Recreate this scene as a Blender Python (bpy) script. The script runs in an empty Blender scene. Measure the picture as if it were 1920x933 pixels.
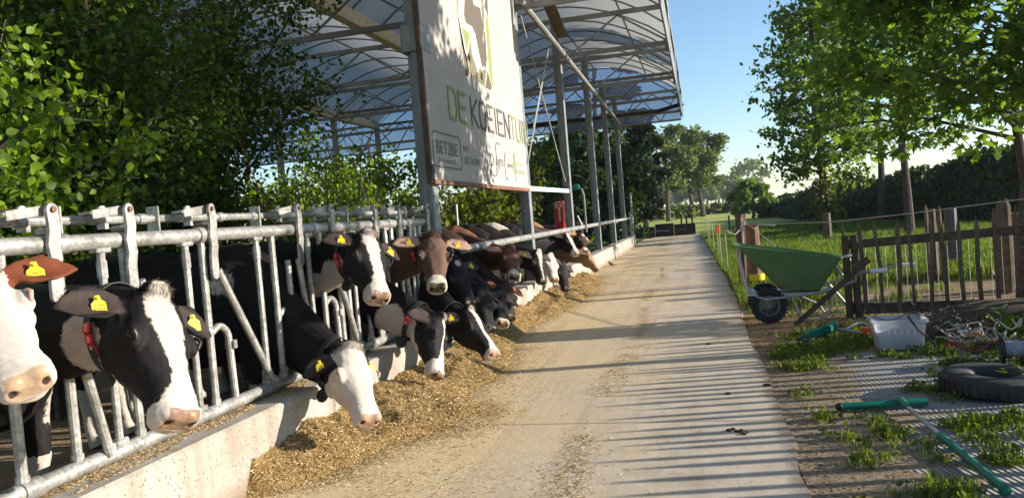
import bpy, math, random
import numpy as np
from mathutils import Vector, Matrix
sc = bpy.context.scene
col = sc.collection
V = lambda *a: np.array(a, float)

# ------------------------------------------------------------------ camera
F_PX, PW, PH = 1442.0, 1920.0, 933.0
ROLL, CAM_H, VP = math.radians(4.7), 1.38, (1312.0, 384.5)
_u, _v = VP[0] - PW / 2, -(VP[1] - PH / 2)
_c, _s = math.cos(ROLL), math.sin(ROLL)
_d = V(_c * _u + _s * _v, -_s * _u + _c * _v, F_PX); _d /= np.linalg.norm(_d)
YAW, PITCH = math.asin(_d[0]), math.atan2(_d[1], _d[2])
_r = V(math.cos(YAW), math.sin(YAW), 0); _h = V(-math.sin(YAW), math.cos(YAW), 0); _z = V(0, 0, 1)
FW = math.cos(PITCH) * _h - math.sin(PITCH) * _z
_up = math.sin(PITCH) * _h + math.cos(PITCH) * _z
RT = _c * _r - _s * _up
UP = _s * _r + _c * _up
EYE = V(0, 0, CAM_H)
cam = bpy.data.cameras.new('camera')
cam.sensor_fit = 'HORIZONTAL'; cam.sensor_width = 36; cam.lens = F_PX / PW * 36
cam.clip_start = 0.05; cam.clip_end = 4000
cam_o = bpy.data.objects.new('camera', cam); col.objects.link(cam_o)
M = Matrix(((RT[0], UP[0], -FW[0], 0), (RT[1], UP[1], -FW[1], 0), (RT[2], UP[2], -FW[2], CAM_H), (0, 0, 0, 1)))
cam_o.matrix_world = M
sc.camera = cam_o

# ------------------------------------------------------------------ light
SUN_EL = math.radians(15.0)
SUN_AZ = math.atan2(1.0, 0.19)          # from +Y towards +X
sun_dir = V(math.sin(SUN_AZ) * math.cos(SUN_EL), math.cos(SUN_AZ) * math.cos(SUN_EL), math.sin(SUN_EL))
world = bpy.data.worlds.new('World'); sc.world = world; world.use_nodes = True
nt = world.node_tree; bg = nt.nodes['Background']
sky = nt.nodes.new('ShaderNodeTexSky'); sky.sky_type = 'NISHITA'; sky.sun_disc = False
sky.sun_elevation = SUN_EL; sky.sun_rotation = SUN_AZ
sky.air_density = 1.0; sky.dust_density = 0.15; sky.ozone_density = 3.0
nt.links.new(sky.outputs[0], bg.inputs[0]); bg.inputs[1].default_value = 0.115
sun = bpy.data.lights.new('sun', 'SUN'); sun.energy = 5.0; sun.angle = math.radians(0.5); sun.color = (1.0, 0.915, 0.80)
sun_o = bpy.data.objects.new('sun', sun); col.objects.link(sun_o)
sun_o.rotation_euler = Vector(sun_dir).to_track_quat('Z', 'Y').to_euler(); sun_o.location = (20, 4, 12)
sc.view_settings.view_transform = 'Standard'; sc.view_settings.look = 'None'
sc.view_settings.gamma = 1; sc.view_settings.exposure = 1.0
sc.view_settings.use_curve_mapping = False
sc.cycles.use_denoising = True
sc.cycles.max_bounces = 8; sc.cycles.transparent_max_bounces = 24

# ------------------------------------------------------------------ pixel helpers (photo pixel -> world point on a plane)
def ray(x, y):
    d = FW * F_PX + RT * (x - PW / 2) - UP * (y - PH / 2)
    return d / np.linalg.norm(d)
def onz(x, y, z=0.0):
    d = ray(x, y); return EYE + d * ((z - CAM_H) / d[2])
def onx(x, y, X):
    d = ray(x, y); return EYE + d * (X / d[0])
def ony(x, y, Y):
    d = ray(x, y); return EYE + d * (Y / d[1])
def unit(a):
    a = np.asarray(a, float); return a / np.linalg.norm(a)

# ------------------------------------------------------------------ noise in numpy
def hsh(ix, iy, seed):
    h = (ix.astype(np.int64) * 374761393 + iy.astype(np.int64) * 668265263 + seed * 974634541) & 0x7fffffff
    h = ((h ^ (h >> 13)) * 1274126177) & 0x7fffffff
    return ((h ^ (h >> 16)) & 0xffff) / 65535.0
def vnoise(x, y, seed=0):
    x = np.asarray(x, float); y = np.asarray(y, float)
    ix = np.floor(x); iy = np.floor(y); fx = x - ix; fy = y - iy
    fx = fx * fx * (3 - 2 * fx); fy = fy * fy * (3 - 2 * fy)
    a = hsh(ix, iy, seed); b = hsh(ix + 1, iy, seed); c = hsh(ix, iy + 1, seed); d = hsh(ix + 1, iy + 1, seed)
    return (a * (1 - fx) + b * fx) * (1 - fy) + (c * (1 - fx) + d * fx) * fy
def fbm(x, y, seed=0, o=4):
    t = 0; a = .5; f = 1
    for k in range(o):
        t = t + a * vnoise(x * f, y * f, seed + k * 17); a *= .5; f *= 2.03
    return t / (1 - .5 ** o)
def blobnoise(p, seed, k=2.2):
    r = np.random.default_rng(seed); t = np.zeros(len(p))
    for i in range(7):
        w = r.normal(size=3) * k * (1 + .35 * i); t += np.sin(p @ w + r.uniform(0, 6.28)) / (1 + .3 * i)
    return t / 2.2

# ------------------------------------------------------------------ mesh builder
class MB:
    def __init__(s): s.v = []; s.f = []; s.m = []; s.n = 0
    def add(s, v, f, mi=0):
        o = s.n; s.v.extend([tuple(p) for p in v]); s.n += len(v)
        s.f.extend([tuple(i + o for i in q) for q in f]); s.m.extend([mi] * len(f)); return s
    def box(s, c, size, R=None, mi=0, bev=0.0):
        hx, hy, hz = [q / 2 for q in size]
        b = min(bev, hx * .45, hy * .45, hz * .45)
        if b <= 0:
            v = np.array([(x, y, z) for x in (-hx, hx) for y in (-hy, hy) for z in (-hz, hz)])
            f = [(0, 1, 3, 2), (4, 6, 7, 5), (0, 4, 5, 1), (2, 3, 7, 6), (0, 2, 6, 4), (1, 5, 7, 3)]
        else:
            v = []; f = []
            idx = {}
            for sx in (-1, 1):
                for sy in (-1, 1):
                    for sz in (-1, 1):
                        for a in range(3):
                            p = [sx * hx, sy * hy, sz * hz]
                            sg = (sx, sy, sz)
                            for q in range(3):
                                if q != a: p[q] -= sg[q] * b
                            idx[(sx, sy, sz, a)] = len(v); v.append(p)
            S = (-1, 1)
            for a in range(3):
                o = [q for q in range(3) if q != a]
                for sg in S:
                    loop = []
                    for (p, q) in ((-1, -1), (1, -1), (1, 1), (-1, 1)):
                        k = [0, 0, 0]; k[a] = sg; k[o[0]] = p; k[o[1]] = q
                        loop.append(idx[(k[0], k[1], k[2], a)])
                    f.append(loop)
            for a in range(3):
                o = [q for q in range(3) if q != a]
                for p in S:
                    for q in S:
                        k1 = [0, 0, 0]; k1[a] = -1; k1[o[0]] = p; k1[o[1]] = q
                        k2 = list(k1); k2[a] = 1
                        f.append([idx[(*k1, o[0])], idx[(*k2, o[0])], idx[(*k2, o[1])], idx[(*k1, o[1])]])
            for sx in S:
                for sy in S:
                    for sz in S: f.append([idx[(sx, sy, sz, 0)], idx[(sx, sy, sz, 1)], idx[(sx, sy, sz, 2)]])
            v = np.array(v)
        if R is not None: v = v @ np.asarray(R).T
        return s.add(v + np.asarray(c, float), f, mi)
    def bar(s, p, q, w, h=None, up=(0, 0, 1), mi=0, bev=0.0):
        p = np.asarray(p, float); q = np.asarray(q, float); h = h or w
        t = unit(q - p); u = np.asarray(up, float)
        if abs(t @ u) > .98: u = V(0, 1, 0)
        a = unit(np.cross(u, t)); b = np.cross(t, a)
        return s.box((p + q) / 2, (w, h, np.linalg.norm(q - p)), np.stack([a, b, t], 1), mi, bev)
    def tube(s, pts, r, seg=8, mi=0, cap=True):
        pts = [np.asarray(p, float) for p in pts]; n = len(pts)
        rr = r if hasattr(r, '__len__') else [r] * n
        v = []; f = []; a = None
        for i in range(n):
            t = unit(pts[min(i + 1, n - 1)] - pts[max(i - 1, 0)])
            if a is None:
                a = unit(np.cross(t, V(0, 0, 1) if abs(t[2]) < .9 else V(1, 0, 0)))
            else:
                a = unit(a - t * (a @ t))
            b = np.cross(t, a)
            for k in range(seg):
                th = 2 * math.pi * k / seg
                v.append(pts[i] + rr[i] * (math.cos(th) * a + math.sin(th) * b))
        for i in range(n - 1):
            for k in range(seg):
                k2 = (k + 1) % seg
                f.append((i * seg + k, i * seg + k2, (i + 1) * seg + k2, (i + 1) * seg + k))
        if cap:
            f.append(tuple(range(seg))[::-1]); f.append(tuple((n - 1) * seg + k for k in range(seg)))
        return s.add(v, f, mi)
    def rings(s, R, mi=0, closed=True):
        K = len(R[0]); v = [p for r in R for p in r]; f = []
        for i in range(len(R) - 1):
            for k in range(K):
                k2 = (k + 1) % K
                f.append((i * K + k, i * K + k2, (i + 1) * K + k2, (i + 1) * K + k))
        if closed:
            v.append(np.mean(R[0], 0)); v.append(np.mean(R[-1], 0)); a = len(v) - 2
            for k in range(K):
                k2 = (k + 1) % K
                f.append((a, k2, k)); f.append((a + 1, (len(R) - 1) * K + k, (len(R) - 1) * K + k2))
        return s.add(v, f, mi)
    def lathe(s, prof, c, ax, seg=24, mi=0):
        ax = unit(ax); a = unit(np.cross(ax, V(0, 0, 1) if abs(ax[2]) < .9 else V(1, 0, 0))); b = np.cross(ax, a)
        c = np.asarray(c, float); R = []
        for (r, h) in prof:
            R.append([c + ax * h + max(r, 1e-4) * (math.cos(2 * math.pi * k / seg) * a + math.sin(2 * math.pi * k / seg) * b) for k in range(seg)])
        return s.rings(R, mi, closed=False)
    def ell(s, c, rad, R=None, mi=0, nu=12, nv=8):
        rings = []
        for j in range(1, nv):
            ph = math.pi * j / nv; ring = []
            for k in range(nu):
                th = 2 * math.pi * k / nu
                p = V(rad[0] * math.sin(ph) * math.cos(th), rad[1] * math.sin(ph) * math.sin(th), rad[2] * math.cos(ph))
                if R is not None: p = np.asarray(R) @ p
                ring.append(np.asarray(c) + p)
            rings.append(ring)
        return s.rings(rings, mi)
    def prism(s, poly, o, ex, ey, ez, th, mi=0):
        """polygon (list of 2D) in plane (ex,ey) at o, thickness th along ez"""
        o = np.asarray(o, float); n = len(poly)
        a = [o + ex * p[0] + ey * p[1] for p in poly]; b = [q + ez * th for q in a]
        f = [tuple(range(n))[::-1], tuple(range(n, 2 * n))] + [(k, (k + 1) % n, n + (k + 1) % n, n + k) for k in range(n)]
        return s.add(a + b, f, mi)
    def build(s, name, mats, parent=None, smooth=35, loc=None):
        me = bpy.data.meshes.new(name); me.from_pydata(s.v, [], s.f); me.update()
        mats = mats if isinstance(mats, (list, tuple)) else [mats]
        for m in mats: me.materials.append(m)
        if len(mats) > 1: me.polygons.foreach_set('material_index', s.m)
        if smooth:
            me.shade_smooth(); me.set_sharp_from_angle(angle=math.radians(smooth))
        return link(me, name, parent)
def link(me, name, parent=None):
    o = bpy.data.objects.new(name, me); col.objects.link(o)
    if parent is not None:
        o.parent = parent; o.matrix_parent_inverse = Matrix.Translation(-Vector(parent.location))
    return o
def fast_mesh(name, v, f, mat, parent=None, smooth=False):
    """v Nx3, f MxK index array"""
    me = bpy.data.meshes.new(name); n, (m, k) = len(v), f.shape
    me.vertices.add(n); me.vertices.foreach_set('co', np.ascontiguousarray(v, np.float32).ravel())
    me.loops.add(m * k); me.loops.foreach_set('vertex_index', f.astype(np.int32).ravel())
    me.polygons.add(m); me.polygons.foreach_set('loop_start', np.arange(0, m * k, k, dtype=np.int32))
    me.update(calc_edges=True); me.materials.append(mat)
    if smooth: me.shade_smooth()
    return link(me, name, parent)
def thing(name, label, cat, loc=(0, 0, 0), group=None):
    o = bpy.data.objects.new(name, None); col.objects.link(o); o.location = loc; o.empty_display_size = .1
    return tag(o, label, cat, group)
def tag(o, label, cat, group=None, kind=None):
    if label: o['label'] = label
    if cat: o['category'] = cat
    if group: o['group'] = group
    if kind: o['kind'] = kind
    return o
def struct(o): o['kind'] = 'structure'; return o

# ------------------------------------------------------------------ materials
class N:
    """small node-graph helper"""
    def __init__(s, name):
        s.m = bpy.data.materials.new(name); s.m.use_nodes = True; s.t = s.m.node_tree
        s.b = s.t.nodes['Principled BSDF']; s.out = s.t.nodes['Material Output']
    def n(s, typ, **kw):
        x = s.t.nodes.new(typ)
        for k, v in kw.items():
            if k.startswith('i_'): x.inputs[k[2:]].default_value = v
            else: setattr(x, k, v)
        return x
    def l(s, a, b): s.t.links.new(a, b)
    def pos(s): return s.n('ShaderNodeNewGeometry').outputs['Position']
    def noise(s, scale, detail=4, vec=None, rough=.55):
        x = s.n('ShaderNodeTexNoise'); x.inputs['Scale'].default_value = scale; x.inputs['Detail'].default_value = detail
        x.inputs['Roughness'].default_value = rough
        s.l(vec if vec is not None else s.pos(), x.inputs['Vector']); return x.outputs['Fac']
    def ramp(s, fac, stops, interp='LINEAR'):
        x = s.n('ShaderNodeValToRGB'); x.color_ramp.interpolation = interp; e = x.color_ramp.elements
        while len(e) < len(stops): e.new(.5)
        for k, (p, c) in enumerate(stops):
            e[k].position = p; e[k].color = (*c, 1) if hasattr(c, '__len__') else (c, c, c, 1)
        s.l(fac, x.inputs['Fac']); return x.outputs['Color']
    def mix(s, fac, a, b, mode='MIX'):
        x = s.n('ShaderNodeMix', data_type='RGBA', blend_type=mode)
        for sock, val in ((x.inputs[0], fac), (x.inputs[6], a), (x.inputs[7], b)):
            if hasattr(val, 'is_output'): s.l(val, sock)
            elif hasattr(val, '__len__'): sock.default_value = (*val, 1)
            else: sock.default_value = val
        return x.outputs[2]
    def math(s, op, a, b=None, clamp=False):
        x = s.n('ShaderNodeMath', operation=op, use_clamp=clamp)
        for k, val in enumerate((a, b)):
            if val is None: continue
            if hasattr(val, 'is_output'): s.l(val, x.inputs[k])
            else: x.inputs[k].default_value = val
        return x.outputs[0]
    def xyz(s, v=None):
        x = s.n('ShaderNodeSeparateXYZ'); s.l(v if v is not None else s.pos(), x.inputs[0]); return x.outputs
    def scale(s, vec, k):
        x = s.n('ShaderNodeVectorMath', operation='MULTIPLY'); x.inputs[1].default_value = k; s.l(vec, x.inputs[0]); return x.outputs[0]
    def bump(s, h, strength=.3, dist=.01):
        x = s.n('ShaderNodeBump'); x.inputs['Strength'].default_value = strength; x.inputs['Distance'].default_value = dist
        s.l(h, x.inputs['Height']); s.l(x.outputs[0], s.b.inputs['Normal'])
    def done(s, color=None, rough=.6, metal=0, spec=.5):
        if color is not None:
            if hasattr(color, 'is_output'): s.l(color, s.b.inputs['Base Color'])
            else: s.b.inputs['Base Color'].default_value = (*color, 1)
        if hasattr(rough, 'is_output'): s.l(rough, s.b.inputs['Roughness'])
        else: s.b.inputs['Roughness'].default_value = rough
        s.b.inputs['Metallic'].default_value = metal; s.b.inputs['Specular IOR Level'].default_value = spec
        return s.m
def plain(name, c, rough=.6, var=.25, scale=14, metal=0, bump=.15, spec=.4):
    g = N(name); nz = g.noise(scale, 5); c = np.array(c)
    g.bump(g.noise(scale * 6, 3), bump, .004)
    return g.done(g.ramp(nz, [(.3, tuple(c * (1 - var))), (.7, tuple(np.minimum(c * (1 + var), 1)))]), rough, metal, spec)
def leaf_mat(name, dark, light, trans=.35, tcol=None, rough=.5, spec=.2):
    g = N(name); rnd = g.n('ShaderNodeNewGeometry').outputs['Random Per Island']
    nz = g.noise(.9, 2)
    f = g.math('ADD', g.math('MULTIPLY', rnd, .7), g.math('MULTIPLY', nz, .3))
    c = g.ramp(f, [(.1, dark), (.9, light)])
    g.done(c, rough, 0, spec)
    t = g.n('ShaderNodeBsdfTranslucent')
    tc = g.mix(1.0, c, tcol or (1.0, 1.0, .35), 'MULTIPLY') if True else c
    tc = g.mix(1.0, tc, (1.9, 1.9, 1.9), 'MULTIPLY')
    g.l(tc, t.inputs['Color'])
    mx = g.n('ShaderNodeMixShader'); mx.inputs[0].default_value = trans
    g.l(g.b.outputs[0], mx.inputs[1]); g.l(t.outputs[0], mx.inputs[2]); g.l(mx.outputs[0], g.out.inputs[0])
    return g.m
def galv():
    g = N('galvanised_steel'); v = g.n('ShaderNodeTexVoronoi'); v.inputs['Scale'].default_value = 60; g.l(g.pos(), v.inputs['Vector'])
    a = g.noise(9, 5); b = g.noise(45, 4)
    c = g.ramp(g.math('ADD', g.math('MULTIPLY', a, .6), g.math('MULTIPLY', b, .4)), [(.3, (.22, .21, .195)), (.5, (.38, .37, .345)), (.7, (.52, .51, .475))])
    sp = g.n('ShaderNodeSeparateColor'); g.l(v.outputs['Color'], sp.inputs[0])
    c = g.mix(.22, c, sp.outputs[0], 'OVERLAY')
    c = g.mix(g.ramp(g.noise(6, 6, rough=.7), [(.5, 0.0), (.7, .5)]), c, (.19, .15, .105))
    g.bump(b, .2, .003)
    return g.done(c, g.math('ADD', g.math('MULTIPLY', a, .3), .32), .55, .5)
def concrete(name, lo, hi, speck=True):
    g = N(name); p = g.pos(); a = g.noise(2.2, 6); b = g.noise(30, 4)
    c = g.ramp(g.math('ADD', g.math('MULTIPLY', a, .65), g.math('MULTIPLY', b, .35)), [(.32, lo), (.68, hi)])
    if speck:
        v = g.n('ShaderNodeTexVoronoi'); v.inputs['Scale'].default_value = 40; g.l(p, v.inputs['Vector'])
        m = g.ramp(v.outputs['Distance'], [(.16, 1.0), (.24, 0.0)])
        m2 = g.ramp(g.noise(2.5, 3), [(.36, 0.0), (.5, 1.0)])
        c = g.mix(g.math('MULTIPLY', m, m2), c, (.11, .085, .065))
    c = g.mix(g.ramp(g.noise(1, 5, g.scale(p, (5, 5, .7))), [(.48, 0.0), (.7, .5)]), c, (.20, .15, .10))
    x = g.xyz(); z = g.math('ADD', x[2], g.math('MULTIPLY', g.noise(6, 4), .12))
    c = g.mix(g.ramp(z, [(.06, 1.0), (.2, 0.0)]), c, (.20, .14, .085))
    c = g.mix(g.ramp(g.noise(1.1, 6), [(.5, 0.0), (.68, .55)]), c, (.17, .125, .08))
    g.bump(b, .5, .006)
    return g.done(c, .85, 0, .2)
MAT = {}
def barrow_mat():
    g = N('worn_green_plastic'); x = g.xyz(); a = g.noise(5, 6, rough=.7); sc_ = g.noise(1, 4, g.scale(g.pos(), (40, 40, 9)))
    c = g.ramp(a, [(.3, (.075, .165, .06)), (.7, (.115, .225, .085))])
    c = g.mix(g.ramp(sc_, [(.62, 0.0), (.7, .35)]), c, (.24, .33, .20))
    m = g.math('SUBTRACT', g.math('MULTIPLY', g.noise(11, 6, rough=.75), .9), g.math('MULTIPLY', x[2], .55))
    c = g.mix(g.ramp(m, [(.15, 0.0), (.3, .75)]), c, (.15, .115, .07)); g.bump(a, .2, .004)
    return g.done(c, .6, 0, .3)
MAT['galv'] = galv()
MAT['post_steel'] = plain('weathered_steel', (.24, .25, .26), .5, .22, 7, .35)
MAT['curb'] = concrete('curb_concrete', (.27, .245, .205), (.49, .46, .40))
MAT['bolt'] = plain('rusty_bolt', (.16, .08, .045), .7)
MAT['rubber'] = plain('black_rubber', (.018, .018, .019), .75, .4, 20)
MAT['hub'] = plain('grey_hub', (.12, .12, .12), .5)
MAT['black'] = plain('black_plastic', (.02, .02, .02), .5, .2)
MAT['soil_dark'] = plain('dark_soil', (.07, .048, .03), .95, .4, 10, bump=.6)
MAT['wood'] = plain('grey_wood', (.135, .095, .062), .85, .35, 9, bump=.5)
MAT['wood_dark'] = plain('dark_wood', (.085, .058, .04), .85, .35, 9, bump=.5)
MAT['wood_red'] = plain('red_brown_wood', (.17, .085, .05), .8, .35, 9, bump=.4)
MAT['bark'] = plain('bark', (.075, .060, .045), .9, .45, 12, bump=.9)
MAT['twig'] = plain('dry_twig', (.33, .21, .13), .8, .3)
MAT['green_paint'] = barrow_mat()
MAT['teal'] = plain('green_tool_plastic', (.0, .15, .09), .4, .2, 9)
MAT['orange'] = plain('orange_plastic', (.75, .12, .02), .45, .15)
MAT['white_plastic'] = plain('white_plastic', (.72, .72, .70), .4, .08)
MAT['alu'] = plain('aluminium', (.40, .40, .39), .42, .12, 20, .8, .05)
MAT['wire'] = plain('wire', (.42, .41, .39), .5, .3, 9, .4)
MAT['cable'] = plain('old_cable', (.16, .145, .12), .6, .8, 5, 0)
MAT['red'] = plain('red_paint', (.55, .012, .02), .35, .12)
MAT['yellow'] = plain('yellow_tag', (.72, .55, .02), .5, .08)
MAT['ink'] = plain('black_ink', (.02, .02, .02), .6, .1)
MAT['white_ink'] = plain('white_ink', (.75, .73, .70), .6, .1)
MAT['blade'] = plain('dark_rusty_steel', (.035, .027, .024), .7, .5, 4)
MAT['eye'] = plain('cow_eye', (.008, .006, .005), .25, .1, spec=.4)
MAT['collar'] = plain('collar_strap', (.02, .018, .02), .7, .3)
MAT['film_frame'] = plain('roof_steel', (.24, .24, .24), .55, .2, 5, .2)
def film(name, c, alpha, trans):
    g = N(name); nz = g.noise(.8, 4); c = np.array(c)
    cc = g.ramp(nz, [(.3, tuple(c * .82)), (.7, tuple(c))])
    g.done(cc, .35, 0, .4)
    t = g.n('ShaderNodeBsdfTranslucent'); g.l(cc, t.inputs['Color'])
    m = g.n('ShaderNodeMixShader'); m.inputs[0].default_value = trans; g.l(g.b.outputs[0], m.inputs[1]); g.l(t.outputs[0], m.inputs[2])
    tr = g.n('ShaderNodeBsdfTransparent'); tr.inputs[0].default_value = (.80, .85, .95, 1)
    m2 = g.n('ShaderNodeMixShader'); m2.inputs[0].default_value = alpha; g.l(tr.outputs[0], m2.inputs[1]); g.l(m.outputs[0], m2.inputs[2])
    g.l(m2.outputs[0], g.out.inputs[0]); return g.m
MAT['film'] = film('roof_film', (.56, .555, .53), .97, .34)
MAT['gable_film'] = film('gable_film', (.30, .36, .46), .36, .4)
MAT['crate'] = film('milky_crate_plastic', (.80, .80, .82), .72, .45)
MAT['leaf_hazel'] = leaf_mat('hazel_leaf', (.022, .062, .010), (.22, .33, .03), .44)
MAT['leaf_hazel_shaded'] = leaf_mat('hazel_leaf_shaded', (.016, .05, .011), (.13, .21, .028), .40)  # darker copy of the hazel leaf, shade of the back shrubs put into its colour
MAT['leaf_maple'] = leaf_mat('maple_leaf', (.04, .085, .018), (.14, .225, .035), .48)
MAT['leaf_lime'] = leaf_mat('lime_leaf', (.045, .085, .02), (.15, .225, .045), .48)
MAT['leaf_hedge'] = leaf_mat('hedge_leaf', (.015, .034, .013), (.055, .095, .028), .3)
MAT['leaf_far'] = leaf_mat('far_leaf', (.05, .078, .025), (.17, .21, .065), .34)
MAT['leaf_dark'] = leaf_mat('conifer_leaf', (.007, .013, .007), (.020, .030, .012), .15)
MAT['leaf_yellow'] = leaf_mat('young_leaf', (.05, .075, .012), (.13, .15, .02), .4)
MAT['grass'] = leaf_mat('grass_blade', (.04, .074, .013), (.19, .25, .04), .4)
MAT['straw'] = None
def straw_mat():
    g = N('chopped_feed'); rnd = g.n('ShaderNodeNewGeometry').outputs['Random Per Island']
    c = g.ramp(rnd, [(0, (.17, .095, .034)), (.3, (.37, .23, .085)), (.7, (.55, .385, .16)), (1, (.74, .61, .36))])
    return g.done(c, .75, 0, .3)
MAT['straw'] = straw_mat()
def road_mat():
    g = N('concrete_road'); x = g.xyz(); p = g.pos()
    big = g.noise(.55, 6); fine = g.noise(38, 5); mid = g.noise(5, 5)
    streak = g.noise(1, 5, g.scale(p, (9, .5, 1)))
    con = g.ramp(mid, [(.3, (.41, .35, .275)), (.7, (.57, .495, .40))])
    dust = g.ramp(fine, [(.3, (.52, .385, .205)), (.7, (.68, .53, .32))])
    # more feed dust towards the cows
    k = g.math('ADD', g.math('MULTIPLY', x[0], -.55), g.math('MULTIPLY', g.math('SUBTRACT', big, .5), 1.7))
    k = g.math('ADD', k, g.math('MULTIPLY', g.math('SUBTRACT', streak, .5), .9))
    c = g.mix(g.ramp(k, [(-.1, .12), (.85, .95)]), con, dust)
    # trampled manure streaks at the far end
    far = g.ramp(g.math('ADD', g.math('MULTIPLY', x[1], .035), g.math('MULTIPLY', g.math('SUBTRACT', big, .5), .5)), [(.42, 0.0), (.75, 1.0)])
    st = g.noise(1, 5, g.scale(p, (1.1, 3.2, 1)))
    c = g.mix(g.math('MULTIPLY', far, g.ramp(st, [(.5, 0.0), (.62, .85)])), c, (.10, .08, .065))
    # tyre tracks, slab joints, damp stains, soil creeping over the right edge
    tr = g.noise(1, 4, g.scale(p, (7, .12, 1))); c = g.mix(g.ramp(tr, [(.5, 0.0), (.66, .20)]), c, (.26, .195, .13))
    jo = g.math('FRACT', g.math('MULTIPLY', g.math('ADD', x[1], g.math('MULTIPLY', g.noise(3, 3), .03)), .2))
    c = g.mix(g.ramp(jo, [(.0, .85), (.007, .0)]), c, (.12, .09, .065))
    c = g.mix(g.ramp(g.noise(1.7, 6, rough=.7), [(.58, 0.0), (.68, .25)]), c, (.24, .18, .12))
    ed = g.math('ADD', g.math('ADD', x[0], g.math('MULTIPLY', g.math('MAXIMUM', g.math('SUBTRACT', x[1], 14), 0), .018)), g.math('MULTIPLY', g.math('SUBTRACT', g.noise(5, 6, rough=.7), .5), .55))
    c = g.mix(g.ramp(g.math('ADD', ed, .5), [(.83, 0.0), (.95, .9)]), c, (.25, .165, .095))
    sp = g.ramp(g.noise(16, 5), [(.66, 0.0), (.72, .7)])
    c = g.mix(sp, c, (.17, .11, .06))
    g.bump(g.math('ADD', fine, mid), .35, .006)
    return g.done(c, .82, 0, .25)
MAT['road'] = road_mat()
def ground_mat():
    g = N('ground_soil_and_grass'); x = g.xyz(); big = g.noise(.45, 5); mid = g.noise(4, 5); fine = g.noise(42, 4)
    soil = g.ramp(g.math('ADD', g.math('MULTIPLY', mid, .6), g.math('MULTIPLY', fine, .4)), [(.32, (.16, .105, .06)), (.5, (.29, .195, .115)), (.7, (.40, .295, .185))])
    grass = g.ramp(g.math('ADD', g.math('MULTIPLY', mid, .5), g.math('MULTIPLY', big, .5)), [(.3, (.045, .075, .016)), (.7, (.13, .155, .035))])
    m = g.math('ADD', x[1], g.math('MULTIPLY', g.math('SUBTRACT', mid, .5), 3.0))
    m = g.math('ADD', m, g.math('MULTIPLY', g.math('SUBTRACT', big, .5), 3.0))
    c = g.mix(g.ramp(g.math('MULTIPLY', m, .04), [(.46, 0.0), (.52, 1.0)]), soil, grass)
    far = g.ramp(g.noise(.06, 6, g.scale(g.pos(), (1, .35, 1))), [(.3, (.26, .29, .05)), (.55, (.40, .41, .09)), (.75, (.55, .49, .16))])
    c = g.mix(g.ramp(g.math('MULTIPLY', x[1], .01), [(.36, 0.0), (.46, 1.0)]), c, far)
    g.bump(g.math('ADD', mid, fine), .7, .02)
    return g.done(c, .95, 0, .15)
MAT['ground'] = ground_mat()
def mats_mat():
    g = N('slatted_concrete_mat'); x = g.xyz(); fine = g.noise(30, 4); mid = g.noise(3, 5)
    w = g.math('SINE', g.math('MULTIPLY', g.math('ADD', x[0], g.math('MULTIPLY', x[1], .25)), 190))
    c = g.ramp(g.math('ADD', g.math('MULTIPLY', fine, .5), g.math('MULTIPLY', mid, .5)), [(.3, (.27, .262, .245)), (.7, (.44, .425, .395))])
    c = g.mix(g.ramp(w, [(.1, .55), (.55, 0.0)]), c, (.10, .085, .065))
    rows = g.noise(1, 4, g.scale(g.pos(), (1.2, 5.5, 1)))
    e = g.math('MULTIPLY', g.math('SUBTRACT', 1.35, x[0]), .55)
    d = g.math('ADD', g.math('ADD', rows, g.math('MULTIPLY', fine, .12)), g.math('MAXIMUM', e, -.05))
    c = g.mix(g.ramp(d, [(.65, 0.0), (.74, 1.0)]), c, g.ramp(fine, [(.3, (.16, .115, .07)), (.7, (.34, .26, .17))]))
    g.bump(g.math('ADD', g.math('MULTIPLY', w, g.ramp(d, [(.65, 1.0), (.74, 0.0)])), fine), .6, .006)
    return g.done(c, .9, 0, .2)
MAT['mats'] = mats_mat()
def banner_mat():
    g = N('banner_cloth'); a = g.noise(1.2, 5); b = g.noise(25, 5, g.scale(g.pos(), (1, 1, .4)))
    c = g.ramp(g.math('ADD', g.math('MULTIPLY', a, .5), g.math('MULTIPLY', b, .5)), [(.33, (.33, .30, .27)), (.68, (.45, .415, .375))])
    return g.done(c, .7, 0, .2)
MAT['banner'] = banner_mat()
for nm, c in dict(b_brown=(.105, .082, .066), b_green=(.205, .245, .075), b_olive=(.165, .142, .085), b_cream=(.52, .51, .40), b_grey=(.105, .10, .095), b_lgreen=(.22, .24, .12), b_lgrey=(.23, .23, .20), b_line=(.14, .135, .125)).items():
    MAT[nm] = plain('print_' + nm[2:], c, .7, .06, 20, bump=.03)

# ------------------------------------------------------------------ text -> geometry
_txt = {}
def text_geo(s, bold=False):
    """verts (N,2), faces for a one-line text of cap height about 0.7, left aligned at 0"""
    if s in _txt: return _txt[s]
    cu = bpy.data.curves.new('txt', 'FONT'); cu.body = s; cu.resolution_u = 3
    o = bpy.data.objects.new('txt', cu); col.objects.link(o)
    dg = bpy.context.evaluated_depsgraph_get(); dg.update()
    me = bpy.data.meshes.new_from_object(o.evaluated_get(dg))
    v = np.array([tuple(p.co)[:2] for p in me.vertices]); f = [tuple(p.vertices) for p in me.polygons]
    bpy.data.objects.remove(o); bpy.data.meshes.remove(me); bpy.data.curves.remove(cu)
    _txt[s] = (v, f); return v, f
def put_text(mb, s, o, ex, ey, h, width=None, mi=1, center=False):
    v, f = text_geo(s); v = v * (h / .7)
    w = v[:, 0].max()
    if width: v = v * np.array([width / w, 1]); w = width
    if center: v = v - np.array([w / 2, h / 2])
    mb.add([np.asarray(o) + ex * p[0] + ey * p[1] for p in v], f, mi)

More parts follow.
